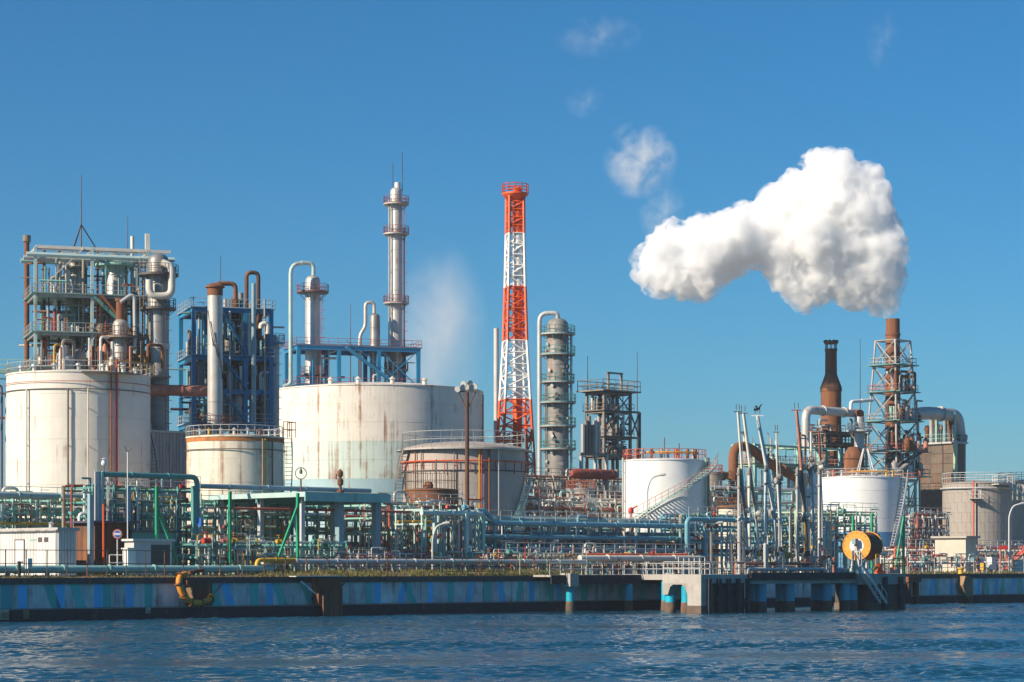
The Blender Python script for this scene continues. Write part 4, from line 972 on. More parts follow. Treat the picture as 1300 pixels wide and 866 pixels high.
rr = random.Random(63)
for k in range(200):
    py0 = rr.choice((606, 606, 575, 575, 536, 499)); w = rr.uniform(2.0, 3.6); su = rr.choice((-1, 1)) * rr.uniform(.3, 1); dn = -rr.uniform(.3, 1)
    q = c + U * (su * w) + N * (dn * w); q.z = ZA(py0, c.y) + .1; h = rr.uniform(.8, 3.6)
    pts = [q, q + UP * h]
    if rr.random() < .6: pts.append(q + UP * h + U * rr.uniform(-2, 2))
    MB().path(pts, rr.uniform(.06, .22), 7, bend=.3).build('pipe', rr.choice(['dullgrey', 'rust', 'galv', 'rustdark', 'rust', 'grimy', 'teal', 'steel', 'salmon']), t)
for k in range(14):
    py0 = rr.choice((606, 575, 575, 536)); q = c + U * rr.uniform(-4, 4) + N * rr.uniform(-4.5, -2); q.z = ZA(py0, c.y) + .1; w = rr.uniform(.3, .7); h = rr.uniform(1, 2.6)
    MB().lathe(q, [(.01, 0), (w, 0), (w, h * .8), (.01, h)], 12).build('drum', rr.choice(['steel', 'rust', 'galv', 'salmon', 'dullgrey']), t)

m2 = G(1055, 74).y / F
q_ = G(1055, 74)
t = T('chimney_base', q_, 'rust streaked drum carrying the bottle shaped chimney', 'chimney base')
MB().lathe(q_, [(14 * m2, 0), (13 * m2, 3), (13 * m2, ZA(497, q_.y) - GZ)], 32).build('shell', 'rust', t)
t, c2, r2, zt2 = vessel('old_chimney', 'dark brown bottle shaped chimney left of the tall rust brown stack', 1055, 26, 446, 74, 'rustdark', bands=0, ladder=None, cat='chimney',
   prof=((27.5, 497), (27.5, 492), (26.5, 491), (17, 478), (15.2, 475), (14.6, 446), (16, 446), (16, 443), (12, 443), (12, 470)), bot=497)
for i in range(8):
    a = i * math.pi / 4; MB().tube(V((c2.x + 7 * m2 * math.cos(a), c2.y + 7 * m2 * math.sin(a), zt2)), V((c2.x + 7 * m2 * math.cos(a), c2.y + 7 * m2 * math.sin(a), zt2 + 1.2)), .07, 4).build('cap_post', 'darksteel', t)
MB().lathe(V((c2.x, c2.y, zt2 + 1.2)), [(6.5 * m2, 0), (8.8 * m2, 0), (8.8 * m2, .35), (6.5 * m2, .35)], 24).build('cap_ring', 'rustdark', t)
for i in range(10):
    a = i * math.pi / 5; MB().lathe(V((c2.x + 8 * m2 * math.cos(a), c2.y + 8 * m2 * math.sin(a), zt2 + 1.5)), [(.01, 0), (.22, .0), (.25, .2), (.01, .35)], 8).build('cap_stud', 'black', t)
for py in (493.5,): MB().lathe(V((c2.x, c2.y, ZA(py, c2.y))), [(13 * m2, -.08), (13.6 * m2, -.08), (13.6 * m2, .08), (13 * m2, .08)], 32).build('shell_ring', 'rust', t)

d = 61.0
p = [P(1023, 572, d), P(1023, 520, d), P(1092, 520, d)]; p[2].z = p[1].z
pipe_thing('silver_duct', 'silver duct bending down at the left of the lattice stack', p, 5.6 * p[0].y / F, 'silver', bend=1.5, seg=20, cat='duct')
p = [P(1080, 520, 60), P(1080, 510, 60), P(1108, 508, 60)]
pipe_thing('bypass_pipe', 'thin pale pipe looping above the silver duct', p, 2.2 * p[0].y / F, 'white', bend=1.0)
t, c2, r2, zt2 = vessel('duct_vessel', 'squat silver vessel with rusty throat at the end of the silver duct', 1091, 13, 527, 60, 'silver', bands=1.2, ladder=None, plats=((547, 1.2),), platmat='galv', railmat='galv', cat='vessel')
MB().lathe(V((c2.x, c2.y, zt2 - .4)), [(r2 * .8, 0), (r2 * .9, .4), (r2 * .9, .9), (r2 * .5, 1.2), (.01, 1.25)], 16).build('throat', 'rust', t)
p = [P(1146, 529, d), P(1172, 524, d), P(1215, 524, d), P(1218, 552, d)]; p[2].z = p[1].z
pipe_thing('silver_duct', 'fat silver duct arching down onto the furnace block', p, 8.3 * p[0].y / F, 'silver', bend=3.4, seg=24, cat='duct')
p = [P(931, 660, 43), P(931, 568, 43), P(949, 566, 43), P(975, 588, 43), P(1010, 606, 43)]
pipe_thing('rust_duct', 'rust red duct rising and sloping down behind the loading arms', p, 6.2 * p[0].y / F, 'rust', bend=2.0, seg=20, cat='duct')
p = [P(902, 604, 58), P(934, 604, 58)]
pipe_thing('yellow_duct', 'short ochre duct left of the rust red duct', p, 5 * p[0].y / F, 'wood', seg=16, cat='duct')

s0, s1, d0, d1 = corner_box(1166, 1213, 1225, 60)
Yc = W3(s0, d0).y; zt = ZA(563, Yc)
b = T('furnace_block', W3(s0, d0), 'tall weathered grey furnace block below the fat silver duct', 'furnace')
MB().gbox(s0 + .1, s1, d0 + .1, d1, GZ, zt).build('casing', 'refractory', b)
nn, nz = 3, 13
for i in range(nn):
    for j in range(nz):
        a = d0 + .1 + (d1 - d0 - .1) * i / nn; w = (d1 - d0 - .1) / nn; z = GZ + (zt - GZ) * j / nz; h = (zt - GZ) / nz
        MB().gbox(s0 - .02 + .03 * ((i * 7 + j * 3) % 3), s0 + .12, a + .03, a + w - .03, z + .03, z + h - .03).build('casing_panel', 'refractory', b)
MB().bar(W3(s0, d0, GZ), W3(s0, d0, zt + .5), .5).build('corner_post', 'palegreen', b)
MB().gbox(s0 - .4, s1 + .4, d0 - .4, d1 + .4, zt + .01, zt + .3).build('roof_slab', 'galv', b)
MB().rail([W3(s1, d0 - .2, zt + .3), W3(s0 - .2, d0 - .2, zt + .3), W3(s0 - .2, d1, zt + .3)], 1.3, .05, 1.3).build('railing', 'teal', b)
for k, mt in enumerate(('galv', 'rust', 'steelblue', 'grimy', 'rustdark', 'galv', 'rust')):
    q = W3(s0 + .8, d0 + .8 + (d1 - d0 - 1.5) * k / 6.5, zt + .3); MB().lathe(q, [(.01, 0), (.35, 0), (.35, 2.0 + .8 * (k % 3)), (.5, 2.2 + .8 * (k % 3)), (.3, 2.9 + .8 * (k % 3)), (.01, 3.0 + .8 * (k % 3))], 12).build('burner', mt, b)
for k in (0, .5, 1):
    q = W3(s0 - .1, d0 + (d1 - d0) * k, zt); MB().bar(q, q + UP * 5, .28).build('upper_post', 'teal', b)
MB().bar(W3(s0 - .1, d0, zt + 5), W3(s0 - .1, d1, zt + 5), .3).build('upper_beam', 'teal', b)
hp = G(1218, 61); hz = ZA(552, hp.y)
MB().lathe(V((hp.x, hp.y, GZ)), [(1.05, 0), (1.05, hz - GZ - 1.8), (1.35, hz - GZ - .6), (1.35, hz - GZ)], 4).build('outlet_hopper', 'vessel_dark', b)

# low steel and furnaces around the stack foot
fr, ss, ds, zs = frame('furnace_gantry', 'teal steel furnace frame under the lattice stack', 1098, 1162, 52, 5, (607, 640, 672), 3, 2, 'teal', deckmat='dkteal', railmat='salmon', brace=((1, 0), (2, 1)), cat='process frame')
rr = random.Random(61)
for k in range(40):
    s = rr.uniform(ss[0], ss[-1]); d = rr.uniform(51.5, 57); li = rr.choice((0, 1)); za = zs[li + 1]; zb = za + rr.uniform(1, 4)
    pts = [W3(s, d, za), W3(s, d, zb)]
    if rr.random() < .6: pts.append(W3(s + rr.uniform(-2, 2), d, zb))
    MB().path(pts, rr.uniform(.06, .25), 7, bend=.3).build('pipe', rr.choice(RACKPAL), fr)
vessel('rusty_furnace', 'rust streaked tapered furnace left of the lattice stack', 1084, 28, 560, 58, 'rust', bands=2.5, ladder=None, prof=((34, 730), (32, 640), (27, 590), (24, 575), (14, 568), (2, 567)), cat='furnace')
fr, ss, ds, zs = frame('pipe_gantry', 'pale green pipe gantry behind the loading arms', 958, 1066, 46, 4, (563, 588, 622), 5, 2, 'teal', beam='palegreen', deckmat='dkteal', railmat='salmon', decks=(1,), brace=((2, 0), (1, 2)), cat='pipe frame')
for k in range(46):
    s = rr.uniform(ss[0], ss[-1]); d = rr.uniform(46, 50); za = rr.choice(zs[1:] + [GZ + 5]); zb = za + rr.uniform(1, 5)
    pts = [W3(s, d, za), W3(s, d, zb)]
    if rr.random() < .7: pts.append(W3(s + rr.uniform(-3, 3), d, zb))
    MB().path(pts, rr.uniform(.06, .22), 7, bend=.3).build('pipe', rr.choice(RACKPAL), fr)
fr, ss, ds, zs = frame('exchanger_gantry', 'dark exchanger frame at the foot of the bottle shaped chimney', 1048, 1100, 66, 5, (548, 562, 590), 4, 2, 'grimy', deckmat='darksteel', railmat='darksteel', cat='process frame', pw=.3)
for k in range(34):
    s = rr.uniform(ss[0], ss[-1]); d = rr.uniform(65.5, 71); za = rr.choice(zs[1:]); zb = za + rr.uniform(1, 4)
    MB().path([W3(s, d, za), W3(s, d, zb), W3(s + rr.uniform(-2, 2), d, zb)], rr.uniform(.06, .22), 7, bend=.3).build('pipe', rr.choice(['grimy', 'darksteel', 'steel', 'rust', 'galv']), fr)

# ------------------------------------------------------------------ small beige building at the right
s0, s1, d0, d1 = corner_box(1187, 1226, 1239, 9)
Yc = W3(s0, d0).y; zt = ZA(683, Yc)
b = T('small_building', W3(s0, d0), 'small beige flat roofed building in front of the grey panelled tank', 'building')
MB().gbox(s0, s1, d0, d1, GZ, zt).build('wall', 'beige', b)
MB().gbox(s0 - .4, s1 + .4, d0 - .4, d1 + .4, zt, zt + .25).build('roof', 'concrete', b)
dm = d0 + (d1 - d0) * .28
w_ = MB().gbox(s0 - .06, s0 + .02, dm - .9, dm + .9, GZ + 1.0, GZ + 2.2).build('window', 'glass', b)
MB().gbox(s0 - .09, s0 - .01, dm - 1.0, dm - .9, GZ + .9, GZ + 2.3).gbox(s0 - .09, s0 - .01, dm + .9, dm + 1.0, GZ + .9, GZ + 2.3).gbox(s0 - .09, s0 - .01, dm - .9, dm + .9, GZ + 2.2, GZ + 2.3).gbox(s0 - .09, s0 - .01, dm - .04, dm + .04, GZ + 1, GZ + 2.2).build('window_frame', 'galv', w_)
dr = MB().gbox(s0 + (s1 - s0) * .3, s0 + (s1 - s0) * .75, d0 - .06, d0 + .02, GZ, GZ + 2.2).build('door', 'steelblue', b)
MB().gbox(s0 + (s1 - s0) * .66, s0 + (s1 - s0) * .7, d0 - .14, d0 - .06, GZ + 1, GZ + 1.15).build('handle', 'galv', dr)

# stairs and blue box at the picture edge
t = T('stair_tower', G(1284, 6), 'orange railed steel stair above a blue box at the picture edge', 'stair')
s0 = S(1283, 6)
MB().gbox(s0, s0 + 14, 6, 9, GZ, ZA(712, W3(s0, 6).y)).build('blue_box', 'bluepipe', t)
za = ZA(712, W3(s0, 6).y); zb = ZA(684, W3(s0, 6).y)
MB().bar(W3(s0 - .6, 6.5, za - 1), W3(s0 + 5, 6.5, zb - .9), .9, .22).build('stair_flight', 'coral', t)
MB().gbox(s0 + 5, s0 + 14, 6, 8, zb - 1.1, zb - .95).build('landing', 'coral', t)
mb = MB(); mb.rail([W3(s0 + 5, 6, zb - .9), W3(s0 + 14, 6, zb - .9)], 1.1, .05, 1.2)
for i in range(6): q = W3(s0 - .6, 6.05, za - 1).lerp(W3(s0 + 5, 6.05, zb - .9), i / 5); mb.tube(q, q + UP * 1.1, .05, 4)
mb.bar(W3(s0 - .6, 6.05, za + .1), W3(s0 + 5, 6.05, zb + .2), .07).bar(W3(s0 - .6, 6.05, za - .4), W3(s0 + 5, 6.05, zb - .3), .06); mb.build('railing', 'coral', t)

# ------------------------------------------------------------------ pipe racks, back to front
GP = ['galv', 'cream', 'grimy', 'salmon', 'steel', 'white', 'teal', 'rust', 'silver', 'coral']
TP = ['teal', 'white', 'paleteal', 'paleteal', 'dkteal', 'palegreen', 'galv', 'cream', 'yellow', 'steelblue', 'redbrown']
BP = ['bluepipe', 'white', 'paleteal', 'steelblue', 'bluepipe', 'paleteal', 'teal', 'galv', 'rust', 'cream', 'steelblue']
KP = ['dkteal', 'teal', 'paleteal', 'white', 'galv', 'teal', 'galv', 'palegreen', 'cream', 'redbrown', 'steelblue', 'yellow', 'darksteel']
rack('pipe_rack', 'grimy pipe rack crossing below the red horizontal drum', 664, 796, 56, 5, (607, 622, 640), 7, 'grimy', GP, 7, .3, 101, 46, 8)
rack('pipe_rack', 'pale cluttered pipe rack in front of the squat beige tank', 664, 800, 40, 5, (634, 648, 660), 7, 'galv', GP, 7, .25, 102, 46, 10)
rack('pipe_rack', 'cluttered pipe rack left of the lattice stack foot', 880, 1010, 42, 4, (622, 638, 655), 6, 'teal', GP, 6, .25, 103, 40, 8)
rack('pipe_rack', 'cluttered pipe rack at the foot of the furnace block', 1138, 1204, 34, 4, (655, 672, 688, 700), 4, 'galv', GP, 6, .3, 104, 34, 10)
rack('pipe_rack', 'low pipe rack running out beside the grey panelled tank', 1150, 1300, 16, 4, (697, 708), 6, 'galv', GP, 6, .25, 105, 30, 12)
rack('pipe_rack', 'dark green pipe rack behind the canopy posts', 246, 500, 22, 5, (640, 655, 673, 692), 10, 'dkteal', KP, 7, .22, 106, 80, 20, zig=5)
rack('pipe_rack', 'coloured valve rack right of the canopy', 476, 600, 16, 5, (641, 657, 675, 694), 6, 'teal', GP + ['yellow', 'red'], 7, .18, 107, 80, 26)
rack('pipe_rack', 'teal pipe rack behind the white shed', -30, 128, 24, 5, (634, 648, 664), 7, 'teal', TP, 7, .26, 108, 46, 12)
rack('pipe_rack', 'dark teal piled pipe rack above the lookout cabin', 118, 252, 15, 5, (619, 637, 655, 676), 5, 'dkteal', KP, 8, .2, 109, 80, 18, zig=3)
rack('pipe_rack', 'long blue pipe rack running along the middle of the quay', 604, 884, 13, 4, (664, 679, 692, 704), 13, 'bluepipe', BP, 7, .34, 110, 60, 18, zig=4, beamw=.3)
rack('pipe_rack', 'blue and grey pipe rack behind the loading arms', 872, 1062, 12, 4, (658, 671, 686, 702), 9, 'bluepipe', BP, 7, .26, 111, 60, 22, zig=3)
rack('pipe_rack', 'pale green pipe rack behind the orange hose reel', 1010, 1112, 11, 4, (650, 664, 679, 697), 5, 'palegreen', TP + ['palegreen', 'palegreen'], 7, .2, 112, 54, 16, zig=3)
rack('pipe_rack', 'low ground pipes between the quay fence and the coloured valve rack', 430, 640, 7, 3, (706, 716), 9, 'galv', GP, 5, .16, 113, 70, 26, rails=False)
rack('pipe_rack', 'low orange railed pipes beside the overhanging walkway', 640, 880, 6, 3, (704, 716), 10, 'grimy', GP + ['orange', 'coral', 'cream'], 6, .2, 114, 60, 26)
rack('pipe_rack', 'pale green frame with thin pipes before the small rusty tank', 536, 606, 10, 4, (646, 664), 3, 'paleteal', TP, 5, .2, 115, 30, 8, rails=False)
rack('pipe_rack', 'low pipes along the foot of the dark green rack', 250, 440, 8, 4, (690, 706), 8, 'dkteal', KP, 5, .16, 116, 60, 20, rails=False, zig=3)
rack('pipe_rack', 'low pipes behind the fence right of the mooring platform', 1148, 1284, 5, 3, (712,), 6, 'galv', GP, 4, .18, 117, 30, 16, rails=False)

# named large pipes
def upipe(name, label, px0, px1, py, d, rpx, mat, drops=(), supports=(), **kw):
    y = G(px0, d).y; z = ZA(py, y); r = rpx * y / F
    pts = [W3(S(px0, d), d, z), W3(S(px1, d), d, z)]
    if 'l' in drops: pts.insert(0, W3(S(px0, d), d, GZ + .2))
    if 'r' in drops: pts.append(W3(S(px1, d), d, GZ + .2))
    return pipe_thing(name, label, pts, r, mat, supports=[(W3(S(q, d), d, z), GZ) for q in supports], **kw)
upipe('quay_pipe', 'thick grey green pipe lying along the quay behind the left fence', -30, 345, 723, 2.9, 5.2, 'teal', supports=(10, 60, 110, 160, 210, 260, 310), flanges=8)
upipe('quay_pipe', 'pale steel pipe on concrete blocks along the middle of the quay', 333, 742, 713, 3.6, 3.6, 'galv', supports=range(345, 742, 31), flanges=8)
upipe('quay_pipe', 'yellow topped pipe elbow where the middle quay pipe begins', 326, 374, 711, 3.0, 2.8, 'yellow', drops='l', flanges=1)
upipe('quay_pipe', 'cream and orange pipe beside the overhanging walkway', 736, 888, 709, 4.6, 4.2, 'cream', supports=(745, 775, 805, 835, 865), flanges=6)
upipe('quay_pipe', 'orange pipe lying above the cream pipe beside the walkway', 744, 872, 704, 5.2, 1.6, 'orange', flanges=4)
upipe('header_pipe', 'pale teal header pipe crossing in front of the tall cream tank', -20, 118, 628, 23, 4.2, 'paleteal', supports=(), flanges=6)
upipe('header_pipe', 'dark teal header pipe above the piled pipe rack', 129, 250, 602, 13, 3.6, 'dkteal', drops='r', flanges=6)
upipe('header_pipe', 'dark steel header pipe running along the canopy roof', 251, 470, 617, 17, 3.2, 'steelblue', flanges=8)
upipe('header_pipe', 'pale header pipe in front of the small rusty tank', 535, 612, 651, 9.5, 3.4, 'paleteal', flanges=2)
p = [P(536, 647, 12), P(616, 647, 12), P(628, 664, 12), P(884, 664, 12)]; p[1].z = p[0].z; p[3].z = p[2].z
pipe_thing('header_pipe', 'thick blue header pipe stepping down onto the long blue rack', p, 3.4 * p[0].y / F, 'bluepipe', flanges=8)
upipe('header_pipe', 'second blue header pipe low on the long blue rack', 604, 880, 681, 12.4, 3.0, 'bluepipe', flanges=8)
upipe('header_pipe', 'blue girder pipe at the foot of the long blue rack', 640, 880, 698, 12.2, 2.6, 'steelblue', flanges=8)
upipe('header_pipe', 'bright blue header pipe behind the loading arms', 872, 990, 659, 11, 3.0, 'bluepipe', drops='l', flanges=4)
upipe('header_pipe', 'orange red fire main under the canopy roof edge', 280, 520, 645, 12.5, 1.7, 'coral', flanges=5)
upipe('header_pipe', 'pale yellow pipe along the teal rack behind the shed', -20, 110, 664, 23.2, 1.8, 'yellow', flanges=4)
for i, px in enumerate((121, 124, 127, 130.5)):
    q = pipe_thing('riser_pipe', 'pale steel riser pipe, %s of four before the tall cream tank' % ('first', 'second', 'third', 'last')[i], [G(px, 12.6), P(px, 598, 12.6)], 1.4 * G(px, 12.6).y / F, ('galv', 'paleteal', 'steelblue', 'paleteal')[i], flanges=2)
    q['group'] = 'riser pipes before the tall tank'
o = pipe_thing('riser_pipe', 'rust orange standpipe beside the round sign', [G(131.5, 9), P(131.5, 640, 9)], 1.5 * G(131, 9).y / F, 'orange', flanges=1)
for (px, d, py, mt, w, lb) in ((115, 10.5, 628, 'steelblue', .42, 'steel blue square column under the pale teal header'), (163, 12, 617, 'steelblue', .36, 'steel blue column under the dark teal header'), (246, 13, 617, 'dkteal', .4, 'dark teal column at the right of the piled rack'),
        (552, 9.2, 655, 'paleteal', .35, 'pale green post before the coloured valve rack'), (592, 9.2, 652, 'paleteal', .4, 'pale green post under the pale header'), (613, 9.6, 652, 'teal', .35, 'teal post where the blue header steps down')):
    t = T('steel_column', G(px, d), lb, 'column')
    zt = ZA(py, G(px, d).y); MB().bar(G(px, d), G(px, d, zt), w).build('shaft', mt, t); MB().bar(G(px, d), G(px, d, GZ + .3), w * 1.8).build('base', 'concrete', t)
def green_post(px, d, pyt, brace, lb):
    t = T('green_post', G(px, d), lb, 'post'); y = G(px, d).y
    MB().bar(G(px, d), G(px, d, ZA(pyt, y)), .24).build('shaft', 'green', t)
    if brace: MB().bar(P(brace[0], brace[1], d), P(px, brace[2], d), .2).build('brace', 'green', t)
green_post(199, 8, 617, (226, 716, 643), 'bright green post with diagonal brace above the lookout cabin')
green_post(292, 7, 624, None, 'bright green post at the left end of the canopy')
green_post(378, 6.5, 626, (354, 706, 642), 'bright green braced post at the near corner of the canopy')
green_post(1083, 3, 655, None, 'bright green post left of the orange hose reel')
green_post(1147, 4, 655, (1137, 720, 658), 'bright green braced post right of the orange hose reel')
green_post(1107, 5, 652, None, 'bright green post rising behind the orange hose reel')

# ------------------------------------------------------------------ canopy
s0, s1, d0, d1 = corner_box(266, 388, 493, 8.0)
Yc = W3(s0, d0).y; zt = ZA(626, Yc)
t = T('canopy', W3(s0, d0), 'flat roofed steel canopy on grey posts before the large tank', 'canopy')
nrib = 22
MB().gbox(s0, s1, d0, d1, zt - .12, zt + .05).build('roof_slab', 'teal', t)
for i in range(nrib):
    a = s0 + (s1 - s0) * i / nrib; MB().gbox(a + .03, a + (s1 - s0) / nrib - .03, d0 + .1, d1 - .1, zt + .052, zt + .14).build('roof_sheet', 'steelblue', t)
MB().gbox(s0 - .15, s0 - .003, d0, d1, zt - .35, zt + .12).build('fascia', 'paleteal', t)
MB().gbox(s0 - .15, s1 + .15, d0 - .15, d0 - .003, zt - .75, zt + .13).build('fascia', 'teal', t)
MB().gbox(s1 + .003, s1 + .15, d0, d1, zt - .75, zt + .12).build('fascia', 'steelblue', t)
for a in (.05, .5, .95):
    for bd in (.08, .5, .92):
        q = W3(s0 + (s1 - s0) * a, d0 + (d1 - d0) * bd); MB().bar(q, V((q.x, q.y, zt - .12)), .62 if a > .3 else .45).build('post', 'steelblue' if a > .3 else 'galv', t)
for bd in (.08, .5, .92): MB().bar(W3(s0, d0 + (d1 - d0) * bd, zt - .5), W3(s1, d0 + (d1 - d0) * bd, zt - .5), .3, .6).build('roof_beam', 'dkteal', t)
# things above the canopy
q = P(382, 626, 16); t = T('round_mirror', V((q.x, q.y, GZ)), 'round wire hoop on a post above the canopy', 'sign')
zc = ZA(601, q.y); MB().tube(V((q.x, q.y, GZ)), V((q.x, q.y, zc - .55)), .09, 6).build('post', 'rust', t)
MB().ring(V((q.x, q.y, zc)), .56, .045, 28, 5, axis=V((-.1, -1, 0)).normalized()).build('hoop', 'darksteel', t)
MB().lathe(V((q.x, q.y, zc + .28)), [(.01, -.35), (.15, -.3), (.15, 0), (.05, .2), (.05, .35)], 10).build('bell', 'darksteel', t)
q = P(432, 628, 14); t = T('relief_valve', V((q.x, q.y, GZ)), 'dark relief valve with wheels standing above the canopy roof', 'valve')
MB().lathe(V((q.x, q.y, GZ)), [(.1, 0), (.1, 8.2), (.34, 8.3), (.34, 8.5), (.16, 8.6), (.16, 9), (.3, 9.1), (.3, 9.6), (.12, 9.8), (.28, 10.0), (.28, 10.4), (.01, 10.7)], 12).build('body', 'rustdark', t)
MB().ring(V((q.x - .4, q.y, GZ + 9.9)), .25, .05, 12, 5, axis=V((1, 0, 0))).build('hand_wheel', 'darksteel', t)

# ------------------------------------------------------------------ white shed, cabin, sign
s0, s1, d0, d1 = corner_box(-40, 74, 97, 6)
zt = ZA(673, W3(s0, d0).y)
t = T('white_shed', W3(s0, d0), 'white ribbed metal shed with door near the left edge', 'shed')
MB().gbox(s0 + .04, s1, d0 + .03, d1, GZ, zt - .05).build('core_wall', 'shed', t)
n = 30
for i in range(n):
    w = (d1 - d0) / n; MB().gbox(s0, s0 + .05, d0 + i * w + .02, d0 + (i + 1) * w - .02, GZ + .15, zt - .05).build('wall_panel', 'shed', t)
for i in range(6):
    w = (s1 - s0) / 6; MB().gbox(s0 + i * w + .02, s0 + (i + 1) * w - .02, d0 - .02, d0 + .04, GZ + .15, zt - .05).build('wall_panel', 'shed', t)
MB().gbox(s0 - .2, s1 + .2, d0 - .2, d1 + .2, zt - .05, zt + .22).build('roof', 'panel_grey', t)
MB().gbox(s0 - .1, s1 + .1, d0 - .1, d1 + .1, GZ, GZ + .15).build('plinth', 'concrete', t)
MB().tube(W3(s0 - .28, d0 - .2, zt - .02), W3(s0 - .28, d1, zt - .02), .07, 6).build('gutter', 'dullgrey', t)
MB().tube(W3(s0 - .12, d0 + .15, GZ), W3(s0 - .12, d0 + .15, zt), .05, 6).build('downpipe', 'dullgrey', t)
for dv in (1.6, 2.6): MB().gbox(s0 - .05, s0 - .004, d0 + dv, d0 + dv + .6, zt - 1.0, zt - .6).build('vent', 'darksteel', t)
MB().lathe(W3(s0 + .8, d0 + 2.4, zt + .22), [(.01, 0), (.2, 0), (.2, .35), (.32, .4), (.01, .55)], 10).build('roof_cowl', 'galv', t)
da, db = D(31, s0), D(20, s0)
dr = MB().gbox(s0 - .05, s0 - .01, da, db, GZ + .15, GZ + 3.3).build('door', 'shed', t)
for e0, e1 in ((da - .07, da), (db, db + .07)): MB().gbox(s0 - .09, s0 - .01, e0, e1, GZ + .15, GZ + 3.37).build('door_frame', 'darksteel', dr)
MB().gbox(s0 - .09, s0 - .01, da, db, GZ + 3.3, GZ + 3.37).build('door_frame', 'darksteel', dr)
MB().gbox(s0 - .13, s0 - .05, da + .15, da + .25, GZ + 1.3, GZ + 1.45).build('handle', 'darksteel', dr)
q0, q1 = D(46, s0), D(38, s0); MB().gbox(s0 - .04, s0 - .01, q0, q1, ZA(686, W3(s0, q0).y), ZA(684.5, W3(s0, q0).y)).build('wall_plate', 'teal', t)

s0, s1, d0, d1 = corner_box(158, 170, 218, 7)
zt = ZA(687, W3(s0, d0).y)
t = T('lookout_cabin', W3(s0, d0), 'small grey cabin with dark window below the green braced post', 'cabin')
MB().gbox(s0, s1, d0, d1, GZ, zt).build('wall', 'shed', t)
MB().gbox(s0 - .25, s1 + .25, d0 - .25, d1 + .25, zt, zt + .2).build('roof', 'white', t)
sa, sb = s0 + (s1 - s0) * .45, s0 + (s1 - s0) * .95
w_ = MB().gbox(sa, sb, d0 - .03, d0 + .02, GZ + 1.1, zt - .3).build('window', 'glass', t)
for z in (GZ + 1.02, zt - .3): MB().gbox(sa - .08, sb + .08, d0 - .06, d0 + .02, z, z + .08).build('window_frame', 'galv', w_)
t = T('dark_shed', W3(S(128, 10.5), 10.5), 'dark brown open shed with flat purple roof behind the round sign', 'shed')
z_ = ZA(661, G(130, 10).y); sa, sb = S(122, 10.5), S(172, 10.5)
MB().gbox(sa - .3, sb + .3, 10.2, 15, z_ - .18, z_).build('roof', 'purple', t)
MB().gbox(sa + .2, sb - .2, 11, 14.5, GZ, z_ - .18).build('wall', 'rustdark', t)
t = T('dark_pump_house', W3(S(170, 10), 10), 'black fronted pump house right of the round sign', 'shed')
z_ = ZA(676, G(190, 11).y); sa, sb = S(168, 10.8), S(222, 10.8)
MB().gbox(sa, sb, 10.8, 14, GZ, z_).build('wall', 'dkteal', t); MB().gbox(sa - .2, sb + .2, 10.6, 14.2, z_, z_ + .2).build('roof', 'darksteel', t)
vessel('beige_silo', 'plain beige cylinder behind the lookout cabin', 177, 26, 640, 20, 'tank_tan', bands=0, ladder=None, cat='silo')
q = P(149, 678, 4.5); fx = V((-q.x, -q.y, 0)).normalized()
t = T('round_sign', V((q.x, q.y, GZ)), 'round red rimmed sign with blue centre and white band', 'sign')
MB().tube(V((q.x, q.y, GZ)) - fx * .06, V((q.x, q.y, q.z)) - fx * .06, .05, 6).build('post', 'white', t)
MB().lathe(q, [(.01, -.02), (.43, -.02), (.43, .02), (.01, .02)], 28, axis=fx).build('red_rim', 'coral', t)
MB().lathe(q + fx * .022, [(.01, 0), (.33, 0), (.33, .006), (.01, .006)], 28, axis=fx).build('white_ring', 'signwhite', t)
MB().lathe(q + fx * .03, [(.01, 0), (.29, 0), (.29, .006), (.01, .006)], 28, axis=fx).build('blue_disc', 'signblue', t)
sd = fx.cross(UP).normalized(); MB().hexa(q + fx * .04, sd * .28, UP * .1, fx * .004).build('white_band', 'signwhite', t)
t = T('sign_rail', G(146, 4.8), 'white tubular gate beneath the round sign', 'gate')
MB().rail([G(139, 4.8), G(159, 4.8)], 2.0, .05, .7, 2).build('frame', 'white', t)
t = T('control_box', G(164, 4.2), 'white control cabinet beside the white tubular gate', 'cabinet')
MB().bar(G(164, 4.2), G(164, 4.2, GZ + 2.5), .8).build('body', 'white', t); MB().bar(G(164, 4.2, GZ + 2.5), G(164, 4.2, GZ + 2.62), 1.0).build('top', 'white', t)
t = T('junction_box', G(36.5, 1.9), 'small white meter box on a post behind the left fence', 'box')
MB().tube(G(36.5, 1.9), G(36.5, 1.9, ZA(720, G(36, 2).y)), .06, 6).build('post', 'darksteel', t); MB().bar(G(36.5, 1.9, ZA(722, G(36, 2).y)), G(36.5, 1.9, ZA(709, G(36, 2).y)), .42).build('box', 'white', t)
t = T('black_bollard', G(24.5, 1.6), 'short black post beside the small white meter box', 'bollard')
MB().lathe(G(24.5, 1.6), [(.01, 0), (.14, 0), (.14, 1.3), (.18, 1.3), (.18, 1.4), (.01, 1.45)], 10).build('post', 'black', t)
q = G(162, 9); t = T('weather_vane', q, 'thin white pole with wind vane before the tall cream tank', 'pole')
MB().tube(q, V((q.x, q.y, ZA(574, q.y))), .05, 6).build('pole', 'white', t)
za = ZA(574, q.y)
MB().path([V((q.x - .25, q.y, za + .55)), V((q.x - .2, q.y, za + .3)), V((q.x, q.y, za)), V((q.x + .3, q.y, za + .25)), V((q.x + .3, q.y, za + .45))], .05, 5).build('vane', 'darksteel', t)
q = P(132, 588, 12.6); t = T('globe_lamp', V((q.x, q.y, GZ)), 'round globe lamp on a post at the tall cream tank', 'lamp')
MB().tube(V((q.x, q.y, GZ)), V((q.x, q.y, q.z)), .05, 6).build('post', 'darksteel', t)
